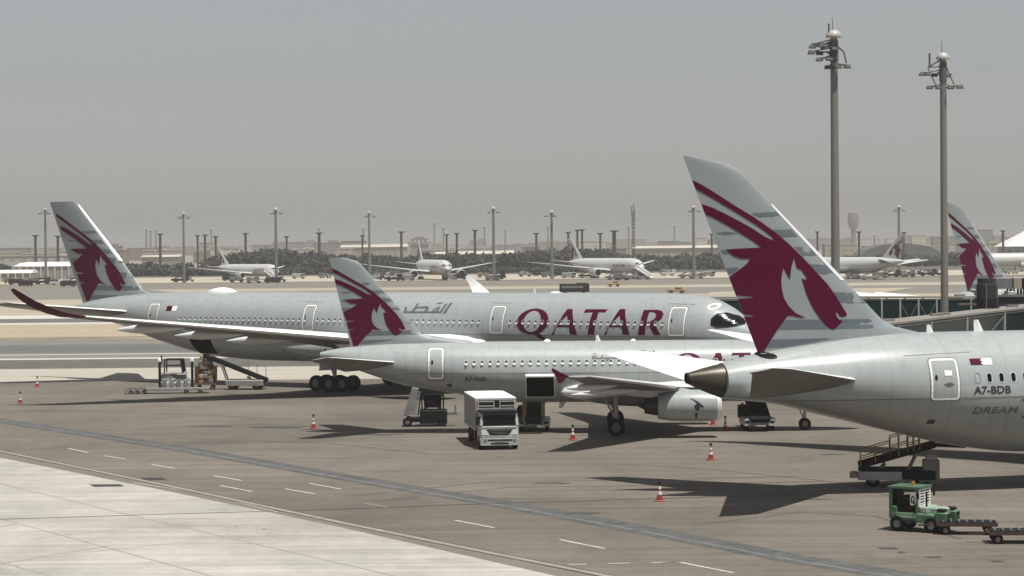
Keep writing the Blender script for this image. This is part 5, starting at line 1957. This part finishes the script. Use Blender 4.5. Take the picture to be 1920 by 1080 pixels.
def far_mast(label, group, kind, px, ytop, D, wpx, name):
    pt = at(px, ytop, D)
    b = at(px, 500, D)
    H = pt.z
    t = thing(name, label, 'light mast', (b.x, D, 0), rm.uniform(0, 3), group)
    w_ = wpx / FOC * D
    mb = MB()
    if kind == 'thin':
        mb.lathe([(0, w_ * .55), (H, w_ * .36), (H, .01)], 'z', n=8)
        mb.build('pole', M_FMAST, t, 40)
        mb = MB().lathe([(H - .3, w_ * .5), (H, w_ * .8), (H + .5, w_ * .6), (H + .8, .02)], 'z', n=10)
        mb.build('cap', M_DOME, t, 40)
        for k in range(3):
            a = 2 * PI * k / 3
            mb = MB().beam((0, 0, H - .5), (1.9 * math.cos(a), 1.9 * math.sin(a), H - 1.2), .12, .12)
            mb.box((1.9 * math.cos(a), 1.9 * math.sin(a), H - 1.5), (1.1, 1.1, .35))
            mb.build('lamp_arm', M_MASTD, t)
    else:
        mb.lathe([(0, w_ * .5), (H - .4, w_ * .42), (H - .4, .01)], 'z', n=10)
        mb.build('column', M_FCOL, t, 40)
        mb = MB()
        mb.lathe([(H - .8, w_ * .45), (H - .40, w_ * 1.05), (H, w_ * 1.4), (H, .01)], 'z', n=12)
        mb.build('lamp_crown', M_FCOL, t, 40)


rm = random.Random(7)
for px, yt, D, wp in ((86, 393, 880, 5), (345, 401, 870, 5), (518, 393, 860, 6), (693, 399, 900, 5), (926, 391, 860, 6), (1035, 398, 880, 6), (1301, 389, 850, 6), (1686, 388, 900, 6)):
    far_mast('tall thin light mast with a small cap standing on the far apron', 'tall thin masts on the far apron', 'thin', px, yt, D, wp, 'light_mast')
for px, yt, wp in ((67, 441, 8), (109, 442, 8), (301, 438, 8), (371, 441, 6), (385, 440, 7), (405, 443, 7), (461, 437, 8), (538, 443, 6), (599, 436, 9), (680, 441, 6), (753, 434, 8), (838, 439, 6), (857, 437, 7), (891, 431, 8), (1006, 437, 7), (1066, 435, 7),
                   (1083, 431, 7), (1092, 430, 7), (1126, 437, 7), (1152, 432, 12), (1335, 438, 6), (1533, 434, 6), (1611, 434, 7), (1695, 435, 6), (1881, 432, 7)):
    far_mast('dark floodlight column with a flat crown rising behind the far trees', 'dark floodlight columns on the far side', 'col', px, yt, 1240, wp * .68, 'floodlight_column')
for px, yt in ((275, 429), (283, 431), (293, 430), (397, 429), (598, 427), (682, 427), (815, 418), (832, 426), (909, 425), (948, 430), (1028, 424), (1179, 424), (1265, 423), (1416, 428), (1640, 440)):
    far_mast('faint hazy light mast far beyond the trees', 'faint masts in the haze', 'thin', px, yt, 2700, 3.5, 'light_mast')
# telecom tower
b = at(1188, 490, 1200)
H = at(1188, 383, 1200).z
t = thing('antenna_tower', 'tall dark antenna tower with stacked aerial panels, taller than the masts around it', 'antenna tower', (b.x, 1200, 0))
mb = MB()
for k in range(4):
    a = 2 * PI * k / 4
    mb.tube((.85 * math.cos(a), .85 * math.sin(a), 0), (.5 * math.cos(a), .5 * math.sin(a), H - 4), .16, .12, 6)
n_ = 16
for k in range(n_):
    z0, z1 = (H - 4) * k / n_, (H - 4) * (k + 1) / n_
    for j in range(4):
        a0, a1 = 2 * PI * j / 4, 2 * PI * (j + 1) / 4
        r0_, r1_ = .85 - .35 * k / n_, .85 - .35 * (k + 1) / n_
        mb.tube((r0_ * math.cos(a0), r0_ * math.sin(a0), z0), (r1_ * math.cos(a1), r1_ * math.sin(a1), z1), .08, n=4)
mb.build('lattice', M_FCOL, t)
mb = MB()
for (dx, z0, z1) in ((.7, 3, 9), (-.8, 1, 6), (.2, 0, 4), (-.6, 7, 10), (.7, 10, 12)):
    mb.box((dx, 0, H - (z0 + z1) / 2), (.55, .5, z1 - z0))
mb.build('aerial_panel', M_FMAST, t)
b = at(1600, 430, 3300)
H = at(1600, 394, 3300).z
t = thing('water_tower', 'faint hazy tower with a bulbous top between the two big light masts', 'water tower', (b.x, 3300, 0))
mb = MB().lathe([(0, 4), (H - 26, 3.2), (H - 24, 6), (H - 14, 8.2), (H - 4, 7), (H, .5)], 'z', n=16)
mb.build('shaft', M_FMAST, t, 40)

# ---- far trees: one dark wood, many leaf-sized faces
rt_ = random.Random(11)
LEAFA = mat('tree_leaves_dark', (0.013, 0.016, 0.011), .8, var=.35, scale=.25)
LEAFB = mat('tree_leaves_dusty', (0.032, 0.035, 0.024), .8, var=.3, scale=.25)
BARK = mat('tree_bark', (0.05, 0.04, 0.03), .9)


def wood(name, prof, D, depth, sp, kind_mix=.25):
    mb = MB()
    xs = [p[0] for p in prof]
    ys = [p[1] for p in prof]
    x0 = at(xs[0], 490, D).x
    x1 = at(xs[-1], 490, D).x
    x = x0
    while x < x1:
        px = 960 + x / D * FOC
        D2 = D + rt_.uniform(0, depth)
        yt = float(np.interp(px, xs, ys)) + rt_.uniform(-5.5, 2.5)
        H = max(2.2, at(px, yt, D2).z)
        wd_ = rt_.uniform(2.6, 4.6) * min(1.3, .6 + H / 14)
        xx = x / D * D2
        H *= rt_.choice((1.0, 1.0, .93, .86, .74))
        tone = rt_.random()
        km = kind_mix * (3.2 if tone < .22 else .6)
        mb.tube((xx, D2, 0), (xx + rt_.uniform(-.4, .4), D2, H * .6), .22, .1, 5, 2)
        nl = int(60 + H * 12)
        for _ in range(nl):
            u, v_ = rt_.uniform(0, 2 * PI), rt_.uniform(-1, 1)
            rr = rt_.uniform(.45, 1.0) ** .6
            cz = H * (.54 + .46 * v_ * rr)
            q_ = math.sqrt(max(0, 1 - v_ * v_)) * rr
            c = Vector((xx + wd_ * q_ * math.cos(u), D2 + wd_ * q_ * math.sin(u), max(.4, cz + rt_.uniform(-.5, .5))))
            s_ = rt_.uniform(.45, 1.05)
            a = Vector((rt_.uniform(-1, 1), rt_.uniform(-1, 1), rt_.uniform(-1, 1))).normalized()
            b_ = a.orthogonal().normalized()
            mb.add([c - a * s_ - b_ * s_ * .6, c + a * s_ * .8 - b_ * s_ * .7, c + a * s_ + b_ * s_ * .6, c - a * s_ * .7 + b_ * s_ * .8], [(0, 1, 2, 3)], 1 if rt_.random() < km else 0)
        x += rt_.uniform(.5, 1.0) * sp
    o = mb.build(name, [LEAFA, LEAFB, BARK])
    o['kind'] = 'stuff'
    return o


wood('treeline', [(395, 482), (420, 474), (440, 477), (480, 470), (505, 468), (560, 472), (600, 477), (640, 478), (660, 480), (690, 478), (720, 480), (760, 484), (800, 479), (830, 476), (900, 478), (960, 477), (985, 476), (1000, 470), (1040, 467), (1060, 465), (1090, 468), (1120, 466), (1140, 472), (1146, 484)], 1130, 70, 1.45, .12)
wood('treeline', [(200, 503), (240, 497), (330, 498), (400, 500), (470, 505), (560, 503), (640, 506), (760, 507), (860, 505), (960, 505), (1060, 506), (1180, 500), (1240, 495)], 1085, 30, 2.3, .35)
wood('treeline', [(1150, 480), (1190, 478), (1230, 481), (1260, 482), (1300, 478), (1330, 474), (1360, 484), (1420, 490)], 1130, 50, 1.9, .4)
wood('treeline', [(1530, 486), (1590, 482), (1640, 484), (1680, 477), (1720, 476), (1750, 480), (1790, 476), (1850, 478), (1960, 474)], 1180, 50, 2.6, .3)
wood('treeline', [(-300, 500), (0, 498), (60, 503), (130, 500)], 1100, 40, 3.2, .5)

# ---- far buildings in the haze
B_COL = [mat('far_wall_tan', (0.33, 0.29, 0.23), .9, var=.1, scale=.05), mat('far_wall_grey', (0.22, 0.21, 0.20), .9, var=.1, scale=.05), mat('far_wall_pale', (0.48, 0.45, 0.40), .9, var=.1, scale=.05), mat('far_wall_brown', (0.22, 0.175, 0.135), .9, var=.1, scale=.05)]
B_WIN = mat('far_window', (0.13, 0.125, 0.115), .6)


def window_wall(m, pitch, storey, dark):
    """rows of windows in the wall's own coordinates"""
    n = m.node_tree
    b = n.nodes['Principled BSDF']
    src = b.inputs['Base Color'].links[0].from_socket
    tc = n.nodes.new('ShaderNodeTexCoord')
    mp = n.nodes.new('ShaderNodeMapping')
    mp.inputs['Rotation'].default_value = (R(90), 0, 0)
    n.links.new(tc.outputs['Object'], mp.inputs[0])
    br = n.nodes.new('ShaderNodeTexBrick')
    br.offset = 0
    br.inputs['Scale'].default_value = 1
    br.inputs['Brick Width'].default_value = pitch
    br.inputs['Row Height'].default_value = storey
    br.inputs['Mortar Size'].default_value = storey * .29
    br.inputs['Mortar Smooth'].default_value = 0
    br.inputs['Color1'].default_value = (dark, dark, dark, 1)
    br.inputs['Color2'].default_value = (dark * 1.2, dark * 1.2, dark * 1.2, 1)
    br.inputs['Mortar'].default_value = (1, 1, 1, 1)
    n.links.new(mp.outputs[0], br.inputs['Vector'])
    mx = n.nodes.new('ShaderNodeMix')
    mx.data_type = 'RGBA'
    mx.blend_type = 'MULTIPLY'
    mx.inputs['Factor'].default_value = 1
    n.links.new(src, mx.inputs['A'])
    n.links.new(br.outputs['Color'], mx.inputs['B'])
    n.links.new(mx.outputs['Result'], b.inputs['Base Color'])


B_WALL = [mat('far_facade_tan', (0.33, 0.29, 0.23), .9, var=.1, scale=.05), mat('far_facade_grey', (0.22, 0.21, 0.20), .9, var=.1, scale=.05), mat('far_facade_pale', (0.48, 0.45, 0.40), .9, var=.1, scale=.05), mat('far_facade_brown', (0.22, 0.175, 0.135), .9, var=.1, scale=.05)]
for m_, p_, s_ in zip(B_WALL, (5.5, 4.4, 6.5, 5.0), (4.0, 3.8, 4.4, 4.1)):
    window_wall(m_, p_, s_, .62)
CNAME = ['tan', 'grey', 'pale', 'brown']


def building(px0, px1, ytop, D, ci, label=None, depth=18, floors=None, steps=0, rs_=None):
    a, b = at(px0, ytop, D), at(px1, ytop, D)
    wd_, H = b.x - a.x, max(3.0, (a.z + b.z) / 2)
    t = thing('building', label or ('low hazy %s building in the far district beyond the trees' % CNAME[ci]), 'building', ((a.x + b.x) / 2, D, 0), 0, None if label else 'hazy buildings beyond the trees')
    mb = MB().box((0, depth / 2, H / 2), (wd_, depth, H))
    if steps:
        mb.box((wd_ * .2, depth / 2, H + H * .09), (wd_ * .35, depth * .6, H * .18)).box((-wd_ * .28, depth / 2, H + H * .05), (wd_ * .2, depth * .5, H * .10))
    mb.build('wall', B_WALL[ci], t)
    mb = MB().box((0, depth / 2, H + .25), (wd_ + .6, depth + .6, .5))
    mb.build('roof_edge', B_COL[(ci + 2) % 4], t)
    return t


rbld = random.Random(21)
x = -60
while x < 1990:
    wpx = rbld.uniform(18, 62)
    yh_ = 468.6 - (x / 1920) * 17.2
    up_ = rbld.choice([0, 1, 3, 5, 7, 2, 3, 10]) + (4 if 1500 < x < 1960 else 0)
    D = rbld.uniform(2300, 4200)
    building(x, x + wpx, yh_ - up_ * (2600 / D) ** .3, D, rbld.randrange(4), steps=rbld.random() < .5)
    x += wpx * rbld.uniform(.55, 1.25)
x = -40
while x < 1960:
    wpx = rbld.uniform(25, 80)
    yh_ = 468.6 - (x / 1920) * 17.2
    D = rbld.uniform(1650, 2200)
    building(x, x + wpx, yh_ + rbld.uniform(1, 9), D, rbld.choice([0, 2, 2, 0, 3]), steps=rbld.random() < .3)
    x += wpx * rbld.uniform(.7, 1.9)
building(1826, 1862, 431, 3000, 1, 'hazy grey tower block with three stacks, right of the burgundy fin', 24, 9)
building(1866, 1884, 443, 2900, 0, 'narrow hazy tower beside the grey tower block at the right', 24, 7)
building(-20, 128, 481, 1420, 2, 'long pale terminal building with window rows at the left edge', 30, 3)
building(560, 690, 488, 1190, 1, 'long low grey flat-roofed depot in front of the trees, behind the middle fin', 16, 1)
for (p0_, p1_, y0_, y1_, D_, lab) in ((18, 132, 492, 500, 1010, 'long white low canopy with a rounded end at the left, behind the burgundy wing tip'), (-60, 60, 507, 513, 960, 'low white wall-like shed at the far left edge')):
    a, b = at(p0_, y0_, D_), at(p1_, y0_, D_)
    t = thing('canopy_shed', lab, 'shed', ((a.x + b.x) / 2, D_, 0))
    wd_, H, hb_ = b.x - a.x, a.z, at(p0_, y1_, D_).z
    mb = MB()
    rings = []
    for k in range(9):
        u = k / 8
        e = min(1, (u * 5) ** .5)
        rings.append([Vector((-wd_ / 2 + wd_ * u, 6 + 6 * e * math.cos(PI * q / 10), hb_ + (H - hb_) * e * math.sin(PI * q / 10))) for q in range(11)])
    mb.loft(rings)
    mb.build('roof', M_WHITE, t, 40)
    mb = MB().box((wd_ * .03, 6, hb_ / 2), (wd_ * .93, 11, hb_))
    mb.build('wall', B_COL[1], t)
    for k in range(9):
        mb = MB().box((-wd_ * .45 + wd_ * .115 * k, .2, hb_ / 2), (.5, .3, hb_))
        mb.build('post', B_COL[2], t)
# control tower with stacked canopies
b = at(786, 470, 2300)
t = thing('control_tower', 'small hazy tower with stacked flat canopies above the far trees', 'tower', (b.x, 2300, 0))
zt = at(786, 447, 2300).z
mb = MB().box((0, 0, zt * .36), (16, 12, zt * .72)).box((0, 0, zt * .78), (22, 14, 1.6))
for k in range(4):
    mb.box((-6 + 4 * k, 0, zt * .85), (1.2, 8, zt * .2))
mb.build('tower_body', B_COL[1], t)
mb = MB().box((0, 0, zt * .95), (17, 12, 1.6)).box((0, 0, zt * 1.02), (10, 8, 1.8))
mb.build('canopy', B_COL[3], t)
# white tent hall and domed hangar at the right
a, b = at(1884, 478, 1350), at(2010, 478, 1350)
t = thing('tent_hall', 'white peaked tent hall at the right frame edge', 'tent hall', ((a.x + b.x) / 2, 1350, 0))
wd_ = b.x - a.x
z0, z1 = at(1900, 462, 1350).z, at(1900, 438, 1350).z
mb = MB()
mb.add([(-wd_ / 2, 0, z0), (wd_ / 2, 0, z0), (wd_ / 2, 30, z0), (-wd_ / 2, 30, z0), (-wd_ * .05, 15, z1 + 3), (wd_ * .1, 15, z1 + 3)], [(0, 1, 5, 4), (1, 2, 5), (2, 3, 4, 5), (3, 0, 4), (3, 2, 1, 0)])
mb.build('roof', mat('tent_fabric', (.78, .77, .74), .6), t)
mb = MB().box((0, 15, z0 / 2), (wd_ * .92, 26, z0))
mb.build('wall', B_COL[2], t)
for k in range(8):
    mb = MB().box((-wd_ * .42 + wd_ * .12 * k, 1.9, z0 * .5), (wd_ * .07, .3, z0 * .55))
    mb.build('window', B_WIN, t)
a, b = at(1612, 480, 1500), at(1770, 480, 1500)
t = thing('hangar', 'low grey domed hangar behind the trees between the two big light masts', 'hangar', ((a.x + b.x) / 2, 1500, 0))
wd_ = b.x - a.x
zt = at(1690, 457, 1500).z
mb = MB()
rings = []
for y in (0, 40):
    rings.append([Vector((wd_ / 2 * math.cos(PI * k / 20), y, .2 + zt * math.sin(PI * k / 20) ** .8)) for k in range(21)])
mb.loft(rings)
mb.build('roof', mat('hangar_grey', (.10, .105, .105), .6, var=.1, scale=.05), t, 30)
for (p0_, p1_, yt, D_, lab) in ((266, 335, 480, 1700, 'pale sheet-roofed shed left of the dark trees'), (640, 762, 461, 2100, 'long pale sandy-roofed shed above the trees behind the middle fin'), (1188, 1352, 463, 1700, 'long pale shed right of the antenna tower'), (818, 960, 474, 1250, 'low white canopy roof among the dark trees')):
    a, b = at(p0_, yt, D_), at(p1_, yt, D_)
    wd_ = b.x - a.x
    t = thing('shed', lab, 'shed', ((a.x + b.x) / 2, D_, 0), 0, None)
    mb = MB().box((0, 10, a.z * .45), (wd_, 20, a.z * .9))
    mb.build('wall', B_COL[0], t)
    mb = MB()
    zz = a.z * .9
    mb.add([(-wd_ / 2 - 1, -1, zz), (wd_ / 2 + 1, -1, zz), (wd_ / 2 + 1, 21, zz), (-wd_ / 2 - 1, 21, zz), (-wd_ / 2 - 1, 10, a.z * 1.05), (wd_ / 2 + 1, 10, b.z * 1.15)], [(0, 1, 5, 4), (2, 3, 4, 5), (1, 2, 5), (3, 0, 4), (3, 2, 1, 0)])
    mb.build('roof', mat('pale_roof', (.52, .48, .42), .7, var=.15, scale=.1), t)
    for k in range(9):
        mb = MB().box((-wd_ * .44 + wd_ * .11 * k, -.1, a.z * .35), (wd_ * .05, .3, a.z * .5))
        mb.build('shed_door', B_COL[1], t)

# ---- service vehicles on the far apron
VM = [V_DARK, V_DIRTY, V_GREY, V_WHITE]
FNAME = ['black', 'dirty white', 'grey', 'white']
protos = {}
GV = 'service vehicles on the far apron'


def far_vehicle(px, py, ci, kind, rz):
    key = (ci, kind)
    lab = 'small %s %s on the far pale apron' % (FNAME[ci], {'van': 'service van', 'loader': 'cargo loader', 'cart': 'flat cart with boxes'}[kind])
    g = G(px, py)
    if key in protos:
        dup(protos[key], g, rz, lab, GV)
        return
    t = thing('service_vehicle', lab, 'service vehicle', g, rz, GV)
    m = VM[ci]
    mb = MB()
    if kind == 'van':
        mb.bbox((0, 0, 1.25), (5.2, 2.1, 1.7), .2)
        mb.build('body', m, t, 30)
        mb = MB().box((1.9, 0, 1.6), (1.45, 2.14, .6))
        mb.build('window', M_GLASS, t)
    elif kind == 'loader':
        mb.bbox((0, 0, .9), (6.4, 2.4, .8), .1).box((-1.2, 0, 2.2), (3.4, 2.4, .3)).beam((-2.6, 0, 1.2), (.2, 0, 2.2), .3, .3).box((2.3, 0, 1.9), (1.4, 1.6, 1.3))
        mb.build('body', m, t)
        mb = MB().tube((-2.6, -1, 2.2), (-2.6, -1, 3.2), .08).tube((.3, -1, 2.2), (.3, -1, 3.2), .08).tube((-2.6, -1, 3.2), (.3, -1, 3.2), .08)
        mb.build('rail', V_GREY, t)
    else:
        mb.box((0, 0, .7), (5.6, 2.0, .25))
        mb.build('deck', m, t)
        mb = MB().box((-1.6, 0, 1.5), (1.8, 1.7, 1.4)).box((.6, 0, 1.4), (1.6, 1.6, 1.1))
        mb.build('crate', V_GREY if ci != 2 else V_DIRTY, t)
    for x_ in (-1.7, 1.7):
        for sy in (-1, 1):
            wheel(t, x_, sy * .95, .45, .3)
    protos[key] = t


rv = random.Random(17)
for (px, py) in ((338, 529), (352, 528), (430, 527), (444, 529), (476, 531), (512, 530), (524, 528), (560, 522), (610, 522), (705, 525), (716, 523), (738, 526), (752, 524), (764, 526), (842, 525), (862, 524), (908, 520), (924, 526), (932, 524), (985, 519), (1012, 518), (1028, 520), (1048, 519), (1066, 521), (1100, 521),
                 (1152, 524), (1166, 525), (1180, 523), (1208, 521), (1252, 517), (1288, 521), (1306, 523), (1327, 518), (1600, 524), (1630, 525), (1650, 521), (1672, 520), (1690, 519), (1702, 520), (1720, 517), (1740, 518), (1752, 516), (1880, 512), (1896, 514), (1908, 510), (30, 534), (48, 537), (64, 532), (110, 535), (128, 537), (20, 531), (80, 533), (96, 531), (140, 533)) + tuple((x_, 516.5 - x_ * .0089 + (k_ % 3) * .8) for k_, x_ in enumerate(range(300, 1330, 29))):
    far_vehicle(px, py + rv.uniform(-.6, .6), rv.choice([0, 0, 0, 1, 2, 3]), rv.choice(['van', 'loader', 'cart']), rv.uniform(-.6, .6))
# dark bus and yellow follow-me vehicles between the runways
g = G(1077, 549.5)
t = thing('apron_bus', 'long black apron bus just above the roof of the long airliner', 'bus', g, R(2))
mb = MB().bbox((0, 0, 1.35), (7.6, 2.6, 2.1), .12).bbox((2.0, 0, 2.4), (3.0, 2.2, .45), .08)
bd = mb.build('body', V_DARK, t, 30)
mb = MB().box((-.6, 0, 1.6), (5.6, 2.64, .55))
mb.build('side_window', V_GREY, bd)
for x_ in (-2.4, 2.4):
    for sy in (-1, 1):
        wheel(t, x_, sy * 1.15, .48, .3)
for (px, py, lab, ln) in ((1268, 550, 'larger ochre runway truck above the nose of the long airliner', 4.6), (1151, 537.5, 'smaller ochre pickup on the far runway right of the black bus', 3.6)):
    g = G(px, py)
    t = thing('runway_truck', lab, 'truck', g, R(5))
    mb = MB().bbox((0, 0, .75), (ln, 1.8, .6), .1).bbox((ln * .12, 0, 1.3), (ln * .36, 1.7, .6), .12)
    bd = mb.build('body', mat('ochre_paint', (.30, .20, .06), .5), t, 30)
    mb = MB().box((ln * .12, 0, 1.35), (ln * .365, 1.72, .3))
    mb.build('window', M_GLASS, bd)
    for x_ in (-ln * .3, ln * .3):
        for sy in (-1, 1):
            wheel(t, x_, sy * .8, .42, .28)
# passenger stairs at the far airliners' noses
for (px, py, rz, lab) in ((508, 529, R(140), 'white passenger stairs at the nose of the far airliner beside the dark trees'), (1206, 524, R(150), 'white passenger stairs in front of the far white airliner nose')):
    g = G(px, py)
    t = thing('passenger_stairs', lab, 'passenger stairs', g, rz, 'passenger stairs at the far airliners')
    mb = MB().beam((-3.5, 0, .5), (3.0, 0, 4.2), 1.9, .35).box((3.6, 0, 4.2), (1.6, 1.9, .3))
    for y_ in (-.95, .95):
        mb.beam((-3.5, y_, 1.3), (3.0, y_, 5.2), .12, .7)
    mb.build('stair_flight', M_WHITE, t)
    mb = MB().bbox((0, 0, .8), (5.6, 2.0, .8), .1).beam((1.5, 0, 1), (2.8, 0, 4), .4, .4)
    mb.build('chassis', V_DIRTY, t)
    for x_ in (-1.8, 1.8):
        for sy in (-1, 1):
            wheel(t, x_, sy * .95, .45, .3)
# ------------------------------------------------------------------ the hot hazy air over the airfield
mb = MB()
mb.box((0, 5350, 30), (17600, 10900, 62))
hz = mb.build('haze', None or [])
hz['kind'] = 'stuff'
hm = bpy.data.materials.new('haze_air')
hm.use_nodes = True
hn = hm.node_tree
hn.nodes.clear()
ho = hn.nodes.new('ShaderNodeOutputMaterial')
pv = hn.nodes.new('ShaderNodeVolumePrincipled')
pv.inputs['Color'].default_value = (0.71, 0.70, 0.675, 1)
pv.inputs['Density'].default_value = 0.00021
pv.inputs['Anisotropy'].default_value = 0.0
hn.links.new(pv.outputs[0], ho.inputs['Volume'])
hz.data.materials.append(hm)
